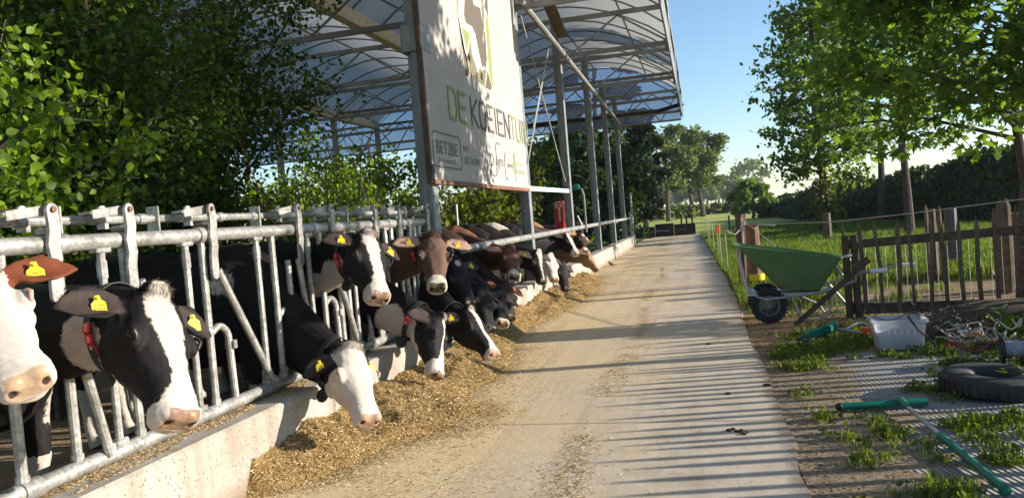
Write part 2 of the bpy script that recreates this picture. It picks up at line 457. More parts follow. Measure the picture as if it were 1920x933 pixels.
# ================================================================== SETTING
xs = np.concatenate([np.linspace(-900, -40, 30), np.linspace(-36, 36, 60), np.linspace(40, 900, 30)])
ys = np.concatenate([np.linspace(-60, -4, 8), np.linspace(-3, 60, 70), np.linspace(64, 1800, 70)])
gx, gy = np.meshgrid(xs, ys, indexing='ij')
gz = -.012 + np.clip((gy - 60) / 190, 0, 1) ** 1.5 * 1.5 + np.clip((gy - 300) / 1500, 0, 1) * 3
i, j = np.meshgrid(np.arange(len(xs) - 1), np.arange(len(ys) - 1), indexing='ij')
k = i * len(ys) + j
struct(fast_mesh('ground', np.stack([gx, gy, gz], -1).reshape(-1, 3), np.stack([k, k + len(ys), k + len(ys) + 1, k + 1], -1).reshape(-1, 4), MAT['ground'], smooth=True))
# concrete feeding lane with a slightly broken right edge
nY = 160; yy = np.linspace(-4, 38.5, nY); R = []
for t, y in enumerate(yy):
    e = .40 + .10 * (fbm(y * 1.3, 0 * y, 5) - .5) + .05 * (fbm(y * 6, 0 * y, 9) - .5) - max(0, y - 14) * .018
    R.append([V(-2.62, y, -.1), V(-2.62, y, .004), V(-1.2, y, .004), V(e, y, .004), V(e + .008, y, -.1)])
mb = MB(); mb.rings(R, closed=False); struct(mb.build('road', MAT['road'], smooth=0))
mb = MB(); mb.box((2.58, 4.55, -.0205), (4.35, 5.2, .03)); struct(mb.build('paving', MAT['mats'], smooth=0))

# ================================================================== FEED CURB
o = MB()
for (y0, y1) in ((-1.0, 1.98), (1.995, 4.72), (4.735, 7.45), (7.465, 9.7), (9.82, 12.2), (12.215, 15.0), (15.015, 18.5), (18.515, 22), (22.015, 26), (26.015, 30.2)):
    o.box((-2.63, (y0 + y1) / 2, .16), (.26, y1 - y0, .5), bev=.015)
tag(o.build('feed_curb', MAT['curb']), 'long low speckled concrete kerb wall between cows and road', 'kerb wall')
o = MB(); o.box((-2.5, 9.76, .22), (.05, .09, .40)); o.tube([(-2.47, 9.72, .33), (-2.44, 9.72, .33), (-2.43, 9.76, .36), (-2.46, 9.8, .36)], .009)
tag(o.build('joint_plate', MAT['bolt']), 'rusty plate in the gap of the concrete kerb below the brown cows', 'plate')

# ================================================================== FEED FENCE
FX = -2.70; LR = 1.545; LT = 1.585   # latch rail and lever pivot heights
ff = thing('feed_fence', 'galvanised self locking feed fence with latch levers at left', 'feed fence', (FX, 4.5, 0))
G = MAT['galv']
def fy(x, y, X=FX): p = onx(x, y, X); return p[1], p[2]
o = MB(); o.tube([(FX, 0.6, 1.44), (FX, 7.36, 1.44)], .038, 14)
for a, b in ((2.72, 2.80), (3.70, 3.78), (4.98, 5.05), (6.35, 6.42)): o.tube([(FX, a, 1.44), (FX, b, 1.44)], .046, 14)
o.build('top_rail', G, ff)
o = MB(); o.tube([(FX - .10, .6, LR), (FX - .10, 7.36, LR)], .022, 10)
for y in (2.65, 3.38, 4.05, 4.40, 4.95, 5.6, 6.3, 6.9): o.tube([(FX - .10, y, LR), (FX - .10, y + .05, LR)], .028, 10)
o.build('latch_rail', G, ff)
o = MB(); o.tube([(FX, .6, .46), (FX, 7.36, .46)], .036, 14)
for y in (2.45, 4.9): o.tube([(FX, y, .46), (FX, y + .09, .46)], .044, 14)
o.build('bottom_rail', G, ff)
ZT, ZB = 1.42, .47
def vbar(y0, y1=None, r=.021, zt=ZT, zb=ZB, dx=0.0, collar=False):
    y1 = y0 if y1 is None else y1; b = MB()
    b.tube([(FX + dx, y0, zt), (FX + dx, y1, zb)], r, 10)
    if collar:
        b.box((FX + dx, y0, zt - .02), (.05, .09, .028), bev=.006); b.tube([(FX + dx, y0, zt - .07), (FX + dx, y0, zt - .15)], r * 1.25, 10)
    b.box((FX + dx, y1, zb + .035), (.05, .075, .03), bev=.006) if collar else b.tube([(FX + dx, y1, zb + .03), (FX + dx, y1, zb + .055)], r * 1.25, 10)
    b.build('bar', G, ff)
def hoop(y, w=.17, z=.92):
    b = MB(); pts = [(FX, y + .01, z - .03)]
    for t in range(7):
        a = math.pi / 2 * t / 6
        pts.append((FX, y + w * .45 + (w * .55) * math.sin(a), z - .09 * (1 - math.cos(a))))
    pts.append((FX, y + w + .015, ZB)); b.tube(pts, .021, 10)
    b.box((FX + .005, y + w + .01, z - .12), (.07, .03, .05), bev=.005); b.build('hoop', G, ff)
def lever(y, low=1.20):
    b = MB(); th = .016; X0 = FX + .045
    prof = [(LT - .005, .0), (LT - .05, .004), (1.50, .006), (1.44, -.008), (1.38, .002), (1.32, -.012), (low + .02, -.014)]
    w = .029; L = [(y + off - w, z) for z, off in prof]; Rr = [(y + off + w, z) for z, off in prof][::-1]
    cap = [(y + .0 + w * math.cos(a), LT + w * math.sin(a)) for a in np.linspace(0, math.pi, 7)]
    bot = [(y - .014 - w * math.cos(a), low + .02 - w * math.sin(a)) for a in np.linspace(0, math.pi, 7)]
    poly = cap + L[1:-1] + bot + Rr[1:-1]
    b.prism(poly, (X0, 0, 0), V(0, 1, 0), V(0, 0, 1), V(1, 0, 0), th)
    b.prism(poly[:7] + [(y - w, 1.5), (y + w, 1.5)], (X0 - .15, 0, 0), V(0, 1, 0), V(0, 0, 1), V(1, 0, 0), th)
    t = b.build('latch_lever', G, ff)
    b = MB(); b.bar((X0 - .06, y, LT + .008), (X0 - .06, y - .20, LR + .025), .07, .012, bev=.003); b.bar((X0 - .026, y - .005, LT), (X0 - .026, y - .19, LR + .018), .010, .042, bev=.003)
    b.build('latch_arm', G, ff)
    b = MB(); b.lathe([(0, .0), (.013, .0), (.013, .012), (0, .014)], (X0 + th, y, LT), V(1, 0, 0), 8); b.build('bolt', MAT['bolt'], t)
    # rear guide plate
    b = MB(); b.box((FX - .1, y - .28, 1.53), (.075, .012, .16), bev=.004); b.build('guide_plate', G, ff); b = MB(); b.tube([(FX - .13, y + .10, 1.50), (FX - .02, y + .10, 1.50)], .016, 8); b.build('tube_stub', G, ff)
levers = [2.69, 3.14, 3.78, 4.74, 5.23, 6.02, 6.56, 7.30]
for y in levers: lever(y)
lever(1.9)
for y, c in ((2.47, 0), (2.75, 0), (3.0, 1), (3.14, 0), (3.60, 1), (3.74, 0), (4.28, 1), (4.46, 0), (4.92, 1), (5.10, 0), (5.62, 1), (5.85, 0), (6.30, 1), (6.44, 0), (6.9, 1), (7.15, 0)):
    vbar(y, r=.019 if c else .0215, collar=bool(c))
for y in (4.64, 5.36, 5.50, 6.08, 6.62, 7.02): vbar(y, r=.020, zt=1.24 if y in (4.64, 5.36) else ZT)
for y0, y1 in ((2.72, 2.90), (3.20, 3.52), (3.82, 4.30), (4.72, 4.82), (5.21, 5.55), (6.02, 6.2), (6.58, 6.75)):
    vbar(y0, y1, r=.0215, zt=1.24, dx=.035)
for y in (3.74, 4.46, 5.10, 5.85): hoop(y)
# neck rail beyond
nr = thing('neck_rail', 'single galvanised neck rail over the further cows', 'rail', (FX, 18, 0))
o = MB(); o.tube([(FX + .06, 8.35, 1.10), (FX + .06, 30.0, 1.10)], .048, 14); o.build('rail_tube', G, nr)
for y in (8.9, 11.8, 12.6, 15.6, 16.6, 20.3, 24.2):
    o = MB(); o.tube([(FX + .06, y, 1.10), (FX + .06, y + .12, 1.10)], .054, 14); o.build('sleeve', MAT['post_steel'], nr)
gate = thing('end_gate', 'small pale end gate where the neck rail stops', 'gate', (FX, 30, 0))
o = MB()
for y in (30.0, 30.9): o.tube([(FX + .06, y, .1), (FX + .06, y, 1.3 if y < 30.5 else 2.1)], .04)
for z in (.5, .9, 1.2): o.tube([(FX + .06, 30, z), (FX + .06, 30.9, z)], .025)
o.build('gate_frame', G, gate)

# ================================================================== BARN
barn = thing('cattle_barn', 'open sided arched film roof barn on galvanised posts', 'barn', (-6, 16, 0))
FRY = [-1.2, 3.1, 7.52, 12.08, 16.22, 20.59, 24.3, 27.96]
XR, BW, ZU, ZL, RISE = -.42, 5.75, 5.48, 4.74, 1.12
PS, RS = MAT['post_steel'], MAT['film_frame']
for n_, y in enumerate(FRY):
    for X in ((FX,) if n_ in (2, 3, 4, 5, 6, 7) else ()):
        o = MB(); o.box((X, y, ZU / 2), (.055, .17, ZU)); o.box((X - .06, y, ZU / 2), (.07, .02, ZU)); o.box((X + .055, y, ZU / 2), (.05, .175, ZU - .02), bev=.004)
        if n_ == 2: o.box((X, y, 3.30), (.24, .23, .28), bev=.01)
        o.build('post', PS, barn)
    for X in (XR - 2 * BW, XR - 3 * BW):
        o = MB(); o.box((X, y, ZU / 2), (.16, .16, ZU), bev=.005); o.build('post', PS, barn)
    o = MB()
    xa, xb = XR - 3 * BW, XR
    o.bar((xa, y, ZU), (xb, y, ZU), .07, .09); o.bar((xa, y, ZL), (xb, y, ZL), .07, .09)
    nseg = 18
    for q in range(nseg):
        a = xb + (xa - xb) * q / nseg; b = xb + (xa - xb) * (q + 1) / nseg
        o.bar((a, y, ZU - .05 if q % 2 else ZL + .05), (b, y, ZL + .05 if q % 2 else ZU - .05), .035, .035)
    o.build('truss', RS, barn)
def arc(b, n=14):
    x0 = XR - b * BW; return [(x0 - BW * t, ZU + RISE * math.sin(math.pi * t) ** .85) for t in np.linspace(0, 1, n)]
yend = FRY[-1]; y0r = FRY[0]
for b in range(3):
    A = arc(b, 17)
    v = np.array([(x, y, z) for (x, z) in A for y in np.linspace(y0r, yend, 22)])
    nY = 22; f = [(p * nY + q, (p + 1) * nY + q, (p + 1) * nY + q + 1, p * nY + q + 1) for p in range(16) for q in range(nY - 1)]
    fm = fast_mesh('roof_film', v, np.array(f), MAT['film'], barn, smooth=True)
    o = MB()
    yl = []
    for n_ in range(len(FRY) - 1):
        for q in range(3): yl.append(FRY[n_] + (FRY[n_ + 1] - FRY[n_]) * q / 3)
    for y in yl + [yend]:
        o.tube([(x, y, z - .04) for x, z in arc(b, 13)], .021, 6)
    o.build('arch_hoops', RS, barn)
    o = MB()
    for t in (3, 8, 13): o.tube([(A[t][0], y0r, A[t][1] - .09), (A[t][0], yend, A[t][1] - .09)], .022, 6)
    o.build('purlins', RS, barn)
    if b:
        o = MB(); x = XR - b * BW
        o.prism([(-.16, .1), (-.16, 0), (-.1, -.12), (.1, -.12), (.16, 0), (.16, .1)], (x, y0r, ZU - .03), V(1, 0, 0), V(0, 0, 1), V(0, 1, 0), yend - y0r)
        o.build('gutter', plain('gutter_cream', (.55, .50, .40), .5), barn)
    # gable at the far end: infill of the arch and a skirt below it
    poly = [(x, z) for x, z in arc(b, 17)]; poly = poly + [(XR - (b + 1) * BW, 4.42), (XR - b * BW, 4.42)]
    o = MB(); o.prism(poly, (0, yend + .06, 0), V(1, 0, 0), V(0, 0, 1), V(0, 1, 0), .012); o.build('gable_film', MAT['gable_film'], barn, smooth=0)
    o = MB(); xa, xb = XR - (b + 1) * BW, XR - b * BW
    o.bar((xa, yend, 4.44), (xb, yend, 4.44), .06, .06)
    for q in range(8):
        a = xb + (xa - xb) * q / 8; c = xb + (xa - xb) * (q + 1) / 8
        o.bar((a, yend, 4.44 if q % 2 else ZU), (c, yend, ZU if q % 2 else 4.44), .035)
    o.build('gable_bracing', RS, barn)
o = MB(); yb = 12.1; o.box((XR + .02, (yb + yend) / 2, ZU), (.10, yend - yb, .16)); o.box((XR + .03, (yb + yend) / 2, ZL), (.05, yend - yb, .08)); o.build('eave_beam', RS, barn)
o = MB(); o.box((XR + .06, (yb + yend) / 2, 4.72), (.012, yend - yb, .56)); o.build('eave_skirt', MAT['post_steel'], barn, smooth=0)
for y in FRY[3:]:
    o = MB(); o.box((XR + .03, y, 5.05), (.10, .12, 1.0), bev=.004); o.build('eave_post', PS, barn)
# curtain tube along the posts, with its end arm, winding motor and cords
o = MB(); o.tube([(-2.48, 11.9, 4.78), (-2.48, 26.6, 4.40)], .05, 10); o.tube([(-2.48, 26.6, 4.40), (-2.48, 27.0, 4.2)], .05, 10); o.build('curtain_tube', G, barn)
o = MB(); o.tube([(XR + .1, 26.2, 4.75), (-1.1, 25.4, 4.5), (-9, 25.4, 4.5)], .07, 10); o.build('curtain_roll', MAT['black'], barn)
o = MB(); o.lathe([(0, 0), (.05, 0), (.06, .03), (.06, .13), (.04, .16), (0, .16)], (-2.62, 16.4, 1.98), V(1, 0, 0), 14); o.build('winding_motor', plain('motor_teal', (.01, .12, .10), .5), barn); o = MB(); o.tube([(-2.45, 16.5, 1.95), (-2.42, 16.6, 1.8), (-2.45, 16.8, 1.0)], .025); o.build('winding_arm', PS, barn)
o = MB()
for a, b in (((975, 25), (1060, 340)), ((1030, 85), (985, 330)), ((1030, 85), (1000, 240))):
    o.tube([onx(*a, -2.6), onx(*b, -2.6)], .012, 5)
o.build('brace_wires', MAT['wire'], barn)
o = MB(); o.bar(onx(985, 353, -2.62), onx(1066, 358, -2.62), .03, .075); o.build('side_rail', MAT['white_plastic'], barn)
o = MB(); o.bar((-2.35, 12.3, 5.5), (-2.45, 15.6, 5.0), .22, .03); o.build('timber_board', MAT['wood'], barn)

# ================================================================== BANNER SIGN
SX = -2.585
sign = thing('banner_sign', 'large pale banner with cow emblem and DE KOEIENTUIN lettering', 'banner', (SX, 9.6, 1.84))
o = MB(); o.box((SX - .012, 9.6, 3.72), (.02, 4.46, 3.72), bev=.004); o.build('banner_cloth', MAT['banner'], sign)
o = MB(); o.box((SX - .005, 9.6, 1.835), (.06, 4.5, .05), bev=.004); o.build('bottom_batten', MAT['wood_red'], sign)
o = MB(); o.box((SX - .02, 7.345, 3.7), (.05, .05, 3.76)); o.build('side_batten', MAT['wood_dark'], sign)
o = MB(); o.box((SX - .005, 7.36, 1.93), (.05, .07, .16), bev=.004); o.build('corner_clamp', MAT['black'], sign)
EY, EZ, EX = V(0, 1, 0), V(0, 0, 1), V(1, 0, 0)
def sp(x, y):
    p = onx(x, y, SX); return (p[1], p[2])
def semb(pts, ox, oy, k): return [sp(ox + a / k, oy + b / k) for a, b in pts]
def poly_part(polys, mat, name, dx=.002):
    for p in polys:
        o = MB(); o.prism(p, (SX + dx, 0, 0), EY, EZ, EX, .0012); o.build(name, mat, sign, smooth=0)
# emblem, built in the photo's proportions on the banner plane (zoom origin 840,0 scale 5.18)
Z = lambda *p: semb(p, 840, 0, 5.18)
top = -60
poly_part([Z((78, top), (380, top), (385, 150), (425, 640), (437, 850), (420, 880), (385, 872), (330, 820), (215, 740), (165, 755), (130, 450), (95, 120))], MAT['b_cream'], 'emblem_ground', .0015)
poly_part([Z((160, top), (220, top), (250, 50), (310, 80), (322, 160), (345, 290), (335, 380), (345, 450), (372, 590), (368, 670), (345, 645), (330, 655), (300, 520), (262, 330), (232, 262), (190, 235), (172, 225), (153, 150)),
           Z((98, 160), (130, 420), (185, 560), (208, 735), (170, 745)),
           Z((345, 310), (358, 320), (378, 600), (365, 560), (342, 430)),
           Z((382, 680), (425, 850), (410, 878), (360, 850)),
           Z((362, top), (378, top), (388, 180), (370, 120), (350, 70))], MAT['b_brown'], 'emblem_brown', .003)
poly_part([Z((130, 262), (215, 335), (178, 500)), Z((356, 130), (385, 180), (415, 520), (437, 840), (428, 845), (395, 690), (375, 400)), Z((80, top), (98, top), (96, 110))], MAT['b_green'], 'emblem_green', .003)
poly_part([Z((218, 390), (232, 530), (293, 715), (305, 655), (332, 692), (350, 668), (372, 685), (355, 840), (215, 735), (188, 545)), Z((318, 80), (345, 30), (352, 290), (340, 270)), Z((318, top), (355, top), (330, 60), (318, 30))], MAT['b_olive'], 'emblem_olive', .003)
# lettering drawn with strokes
STROKE = {'D': [[(0, 0), (0, 1), (.75, 1), (1, .8), (1, .2), (.75, 0), (0, 0)]], 'E': [[(1, 1), (0, 1), (0, 0), (1, 0)], [(0, .5), (.85, .5)]],
          'K': [[(0, 0), (0, 1)], [(1, 1), (.08, .48), (1, 0)]], 'O': [[(0, .15), (0, .85), (.18, 1), (.82, 1), (1, .85), (1, .15), (.82, 0), (.18, 0), (0, .15)]],
          'I': [[(.5, 0), (.5, 1)]], 'N': [[(0, 0), (0, 1), (1, 0), (1, 1)]], 'T': [[(0, 1), (1, 1)], [(.5, 1), (.5, 0)]], 'U': [[(0, 1), (0, .15), (.18, 0), (.82, 0), (1, .15), (1, 1)]]}
def strokes(mb, s, y, z, w, h, gap, th=.040):
    lift = 0
    for ch in s:
        ww = w * (.25 if ch == 'I' else 1)
        for path in STROKE[ch]:
            for (a, b) in zip(path[:-1], path[1:]):
                lift += 1; xx_ = SX + .003 + (lift % 12) * .0004; p = V(xx_, y + a[0] * ww, z + a[1] * h); q = V(xx_, y + b[0] * ww, z + b[1] * h)
                d = unit(q - p) * th * .42
                mb.bar(p - d, q + d, .002, th, up=(1, 0, 0)) if False else mb.prism([(-th / 2, 0), (th / 2, 0), (th / 2, 1), (-th / 2, 1)], p - d, np.cross(EX, unit(q - p)), (q - p + 2 * d), EX, .0012)
        y += ww + gap
    return y
Yl, Zl = 8.10, 2.565
o = MB(); y1 = strokes(o, 'DE', Yl, Zl, .27, .33, .10); o.build('lettering', MAT['b_green'], sign, smooth=0)
o = MB(); y2 = strokes(o, 'KOEIEN', y1 + .12, Zl, .27, .33, .095); o.build('lettering', MAT['b_grey'], sign, smooth=0)
o = MB(); strokes(o, 'TUIN', y2, Zl, .25, .33, .095, .038); o.build('lettering', MAT['b_lgreen'], sign, smooth=0)
def stext(items, mat, name='small_lettering'):
    for s, y, z, h, w in items:
        o = MB(); put_text(o, s, V(SX + .003, y, z), EY, EZ, h, w, 0); o.build(name, mat, sign, smooth=0)
stext([('BET2BE', 7.55, 2.14, .14, .72), ('De natuur als ..', 7.58, 2.05, .05, .66), ('RAPC', 8.50, 2.22, .07, .26), ('CBC WORM', 8.50, 2.08, .08, .64)], MAT['b_line'])
stext([('ID', 9.58, 2.11, .17, .26), ('Agro', 9.92, 2.13, .15, .42), ('owvy', 10.55, 2.13, .09, .36)], MAT['b_line'])
stext([('ruimte voor', 9.9, 1.99, .03, .42), ('Koeientuin', 11.2, 2.2, .04, .40), ('Gaardewijk', 11.15, 2.07, .08, .50)], MAT['b_lgrey'])
def rail2d(mb, pts, th):
    for n_, (a, b) in enumerate(zip(pts[:-1], pts[1:])):
        p = V(SX + .003 + (n_ % 3) * .0005, *a); q = V(SX + .003 + (n_ % 3) * .0005, *b); d = unit(q - p)
        mb.prism([(-th / 2, -.02 * 0), (th / 2, 0), (th / 2, 1), (-th / 2, 1)], p - d * th * .3, np.cross(EX, d), q - p + d * th * .6, EX, .0012)
o = MB(); a0, a1, c0, c1, rr = 7.50, 8.62, 1.985, 2.44, .07
P = []
a0, a1, c0, c1, rr = 7.45, 8.40, 2.0, 2.36, .06
for cx, cz, s0 in ((a1 - rr, c1 - rr, 0), (a0 + rr, c1 - rr, 90), (a0 + rr, c0 + rr, 180), (a1 - rr, c0 + rr, 270)):
    for t in (0, 30, 60, 90): P.append((cx + rr * math.cos(math.radians(s0 + t)), cz + rr * math.sin(math.radians(s0 + t))))
rail2d(o, P + [P[0]], .015); o.build('logo_outline', MAT['b_line'], sign, smooth=0); o = MB()
rail2d(o, [(9.66 + .0 + .14 * math.sin(a) + .16, 2.05 - .07 * math.cos(a)) for a in np.linspace(-1.6, 1.6, 9)] + [(9.98, 2.2), (9.98, 2.38), (10.03, 2.43), (10.12, 2.44), (10.2, 2.42)], .02); o.build('logo_outline', MAT['b_line'], sign, smooth=0); o = MB()
rail2d(o, [(10.52, 2.33), (10.45, 2.30), (10.41, 2.2), (10.41, 2.05), (10.46, 1.97), (10.54, 1.95)], .02)
o.build('logo_outline', MAT['b_line'], sign, smooth=0)
poly_part([[(11.0, 1.95), (11.03, 2.05), (10.93, 2.12), (11.0, 2.14), (10.93, 2.22), (11.0, 2.24), (10.96, 2.33), (11.03, 2.38), (11.1, 2.32), (11.08, 2.24), (11.14, 2.2), (11.1, 2.14), (11.15, 2.08), (11.06, 2.05), (11.05, 1.94)]], MAT['b_lgreen'], 'leaf_logo')

# ================================================================== AIR
def haze_box():
    m = bpy.data.materials.new('haze_air'); m.use_nodes = True; t = m.node_tree; t.nodes.remove(t.nodes['Principled BSDF'])
    v = t.nodes.new('ShaderNodeVolumePrincipled'); v.inputs['Color'].default_value = (.85, .90, 1, 1); v.inputs['Density'].default_value = .0003; v.inputs['Anisotropy'].default_value = .2
    t.links.new(v.outputs[0], t.nodes['Material Output'].inputs['Volume'])
    o = MB(); o.box((0, 880, 9.75), (1900, 1950, 21.5)); h = o.build('haze', m, smooth=0); h['kind'] = 'stuff'; h['label'] = 'thin pale air haze over the meadow'
haze_box()

# ================================================================== COWS
def coat_mat(name, base, white, nose, earin, var=.3):
    g = N(name); at = g.n('ShaderNodeAttribute'); at.attribute_name = 'coat'
    sp = g.n('ShaderNodeSeparateColor'); g.l(at.outputs['Color'], sp.inputs[0])
    nz = g.noise(28, 5, rough=.7); hair = g.noise(1, 3, g.scale(g.pos(), (55, 55, 130))); big = g.noise(3, 4)
    b = np.array(base); w = np.array(white)
    cb = g.ramp(g.math('ADD', g.math('MULTIPLY', big, .6), g.math('MULTIPLY', hair, .4)), [(.3, tuple(b * (1 - var))), (.7, tuple(b * (1 + var)))])
    cw = g.ramp(g.math('ADD', g.math('MULTIPLY', big, .6), g.math('MULTIPLY', hair, .4)), [(.3, tuple(w * .74)), (.7, tuple(np.minimum(w * 1.14, .9)))])
    f = g.math('ADD', sp.outputs[0], g.math('MULTIPLY', g.math('SUBTRACT', nz, .5), .35))
    c = g.mix(g.ramp(f, [(.47, 0.0), (.53, 1.0)]), cb, cw)
    c = g.mix(g.ramp(sp.outputs[2], [(.3, 0.0), (.7, .85)]), c, earin)
    f2 = g.math('ADD', sp.outputs[1], g.math('MULTIPLY', g.math('SUBTRACT', nz, .5), .25))
    c = g.mix(g.ramp(f2, [(.42, 0.0), (.58, 1.0)]), c, g.mix(g.ramp(nz, [(.45, 0.0), (.6, .5)]), nose, (.33, .22, .09)))
    c = g.mix(g.ramp(at.outputs['Alpha'], [(.3, 0.0), (.7, .92)]), c, (.02, .012, .01))
    g.bump(g.math('ADD', hair, g.math('MULTIPLY', nz, .3)), .35, .004)
    g.done(c, g.math('SUBTRACT', .68, g.math('MULTIPLY', sp.outputs[1], .36)), 0, .16)
    return g.m
WHITE = (.50, .44, .375)
COAT = {}
def get_coat(base, nose, earin):
    k = (base, nose, earin)
    if k not in COAT: COAT[k] = coat_mat('cow_coat', base, WHITE, nose, earin)
    return COAT[k]
BLK, BRN, RED, TAN, DBR = (.013, .011, .011), (.105, .052, .030), (.15, .045, .022), (.28, .16, .085), (.035, .021, .015)
PINK, DARKN, PINKD = (.36, .215, .16), (.035, .028, .027), (.21, .13, .10)
HEAD = [  # t, half width, dorsal z, ventral z, jaw narrowing
    (-.05, .058, -.02, -.15, .1), (.0, .084, .012, -.18, .15), (.07, .104, .026, -.220, .22), (.18, .126, .028, -.255, .34), (.30, .140, .022, -.270, .42),
    (.40, .140, .010, -.264, .46), (.50, .120, .0, -.240, .44), (.60, .099, -.004, -.206, .38), (.70, .084, -.006, -.180, .30), (.79, .083, -.010, -.164, .20),
    (.87, .089, -.016, -.160, .14), (.93, .092, -.026, -.158, .12), (.97, .086, -.038, -.150, .12), (1.0, .066, -.056, -.130, .12)]
def ring_pts(w, zt, zb, jaw, n=20, e=.78):
    zc = (zt + zb) / 2; hh = (zt - zb) / 2; out = []
    for k in range(n):
        th = 2 * math.pi * k / n; c, s = math.cos(th), math.sin(th)
        x = w * math.copysign(abs(c) ** e, c); z = math.copysign(abs(s) ** e, s)
        if z < 0: x *= 1 - jaw * abs(z) ** .8
        out.append((x, zc + hh * z))
    return out
def bez(a, b, c, d, t): return a * (1 - t) ** 3 + 3 * b * t * (1 - t) ** 2 + 3 * c * t * t * (1 - t) + d * t ** 3
def voxel(mb, size, smooth):
    me = bpy.data.meshes.new('tmp'); me.from_pydata(mb.v, [], mb.f); me.update()
    o = bpy.data.objects.new('tmp', me); col.objects.link(o)
    m = o.modifiers.new('r', 'REMESH'); m.mode = 'VOXEL'; m.voxel_size = size; m.adaptivity = 0
    m = o.modifiers.new('s', 'SMOOTH'); m.factor = .5; m.iterations = smooth
    dg = bpy.context.evaluated_depsgraph_get(); dg.update()
    r = bpy.data.meshes.new_from_object(o.evaluated_get(dg))
    bpy.data.objects.remove(o); bpy.data.meshes.remove(me); return r
def cow(S):
    P = onx(*S['poll'], S['X']); L = S.get('L', .54); k = L / .54
    r_ = ray(*S['muz']); b_ = (P - EYE) @ r_; c_ = (P - EYE) @ (P - EYE) - L * L; disc = b_ * b_ - c_
    tt = b_ + (S.get('side', -1)) * math.sqrt(disc) if disc > 0 else b_
    n = unit(EYE + r_ * tt - P)
    d = V(*S['d']); d = unit(d - n * (d @ n)); s = np.cross(n, d)
    # s must be the animal's right side: forward x up
    hp = lambda t, x, z: P + n * (t * L) + s * (x * k) + d * (z * k)
    a = S.get('yaw', 0.0); hd = V(math.cos(a), math.sin(a), 0); lat = np.cross(hd, V(0, 0, 1)); sc_ = S.get('size', 1.0)
    B0 = V(S.get('bx', -3.02), S['by'], 0); ws = S.get('wid', .88)
    bp = lambda u, y, z: B0 - hd * (u * sc_) + lat * (y * sc_) + V(0, 0, z * sc_)
    near = S['vox']; mb = MB()
    # body
    BODY = [(0.02, .10, 1.08, .80), (.10, .19, 1.22, .66), (.22, .235, 1.31, .585), (.38, .265, 1.38, .55), (.65, .32, 1.355, .51), (.95, .355, 1.335, .50),
            (1.2, .345, 1.35, .54), (1.42, .30, 1.385, .66), (1.6, .265, 1.37, .80), (1.74, .19, 1.31, .88), (1.80, .10, 1.22, .98)]
    R = []
    for u, w, zt, zb in BODY: R.append([bp(u, x, z) for x, z in ring_pts(w * ws, zt, zb, .12, 20, .9)])
    mb.rings(R)
    for sg in (-1, 1):
        mb.tube([bp(.26, sg * .15, .85), bp(.27, sg * .155, .62), bp(.25, sg * .15, .42), bp(.28, sg * .15, .2), bp(.28, sg * .15, .08), bp(.25, sg * .15, .0)], [.12, .075, .056, .036, .042, .055], 10)
        mb.tube([bp(1.45, sg * .17, 1.0), bp(1.42, sg * .19, .75), bp(1.66, sg * .17, .5), bp(1.63, sg * .17, .22), bp(1.61, sg * .17, .09), bp(1.57, sg * .17, 0)], [.19, .13, .058, .042, .045, .056], 10)
    if not S.get('calf'): mb.ell(bp(1.36, 0, .56), (.2, .16, .14))
    mb.tube([bp(1.76, 0, 1.3), bp(1.86, 0, 1.15), bp(1.87, 0, .8), bp(1.86, 0, .5)], [.04, .03, .022, .035], 8)
    # head
    mb.rings([[hp(t, x, z) for x, z in ring_pts(w * (1 + ((S['seed'] * 7) % 9 - 4) * .013), zt, zb * (1 + ((S['seed'] * 5) % 7 - 3) * .012), j)] for t, w, zt, zb, j in HEAD])
    Rh = np.stack([n, s, d], 1)
    mb.ell(hp(.02, 0, .012), (.045 * k, .062 * k, .04 * k), Rh)
    for sg in (-1, 1):
        mb.ell(hp(.395, sg * .118, -.036), (.054 * k, .030 * k, .036 * k), Rh)
        mb.ell(hp(.32, sg * .096, -.16), (.10 * k, .03 * k, .08 * k), Rh)
        mb.ell(hp(.935, sg * .042, -.056), (.042 * k, .042 * k, .036 * k), Rh)
    mb.ell(hp(.90, 0, -.140), (.05 * k, .06 * k, .026 * k), Rh)
    # neck
    C0 = hp(.12, 0, -.105); C1 = C0 + unit(-n * .5 - d * .85) * .24 * k
    S0 = bp(.42, 0, 1.03); toward = unit(C1 - S0); S1 = S0 + unit(hd * .6 + toward * .8) * .30 * sc_
    U0 = unit(-n * .85 + d * .5); NK = []; nR = []
    for q in range(11):
        t = q / 10; c = bez(C0, C1, S1, S0, t); tg = unit(bez(C0, C1, S1, S0, min(t + .02, 1)) - bez(C0, C1, S1, S0, max(t - .02, 0)))
        u = unit(U0 * (1 - t) + V(0, 0, 1) * t); u = unit(u - tg * (u @ tg)); l = np.cross(tg, u)
        hh = (.128 + .17 * t ** 1.15) * (k * (1 - t) + sc_ * t); hw = (.088 + .095 * t ** 1.1) * (k * (1 - t) + sc_ * t)
        NK.append((c, u, l, hh, hw, tg))
        nR.append([c + l * x + u * z for x, z in ring_pts(hw, hh, -hh * 1.05, .25, 18, .9)])
    mb.rings(nR)
    # ears
    ears = []
    for sg in (-1, 1):
        eb = hp(.085, sg * .085, -.045); e = unit(s * sg * S.get('ear_out', .95) - n * S.get('ear_up', .02) - d * S.get('ear_back', .16) + V(0, 0, -S.get('droop', .12)))
        W = unit(n - e * (n @ e)); D = np.cross(W, e) if np.dot(np.cross(W, e), d) > 0 else np.cross(e, W); el = S.get('ear', .235) * k
        rr = []
        for f, w, th in ((-.08, .022, .02), (.08, .028, .022), (.22, .054, .018), (.42, .076, .014), (.62, .074, .013), (.80, .052, .012), (.93, .022, .011), (1.0, .010, .009)):
            ring = []
            for q in range(14):
                an = 2 * math.pi * q / 14; cx, sx = math.cos(an), math.sin(an)
                ring.append(eb + e * (el * f) + W * (w * k * cx) + D * (th * k * sx + .42 * w * k * cx * cx - .012 * k))
            rr.append(ring)
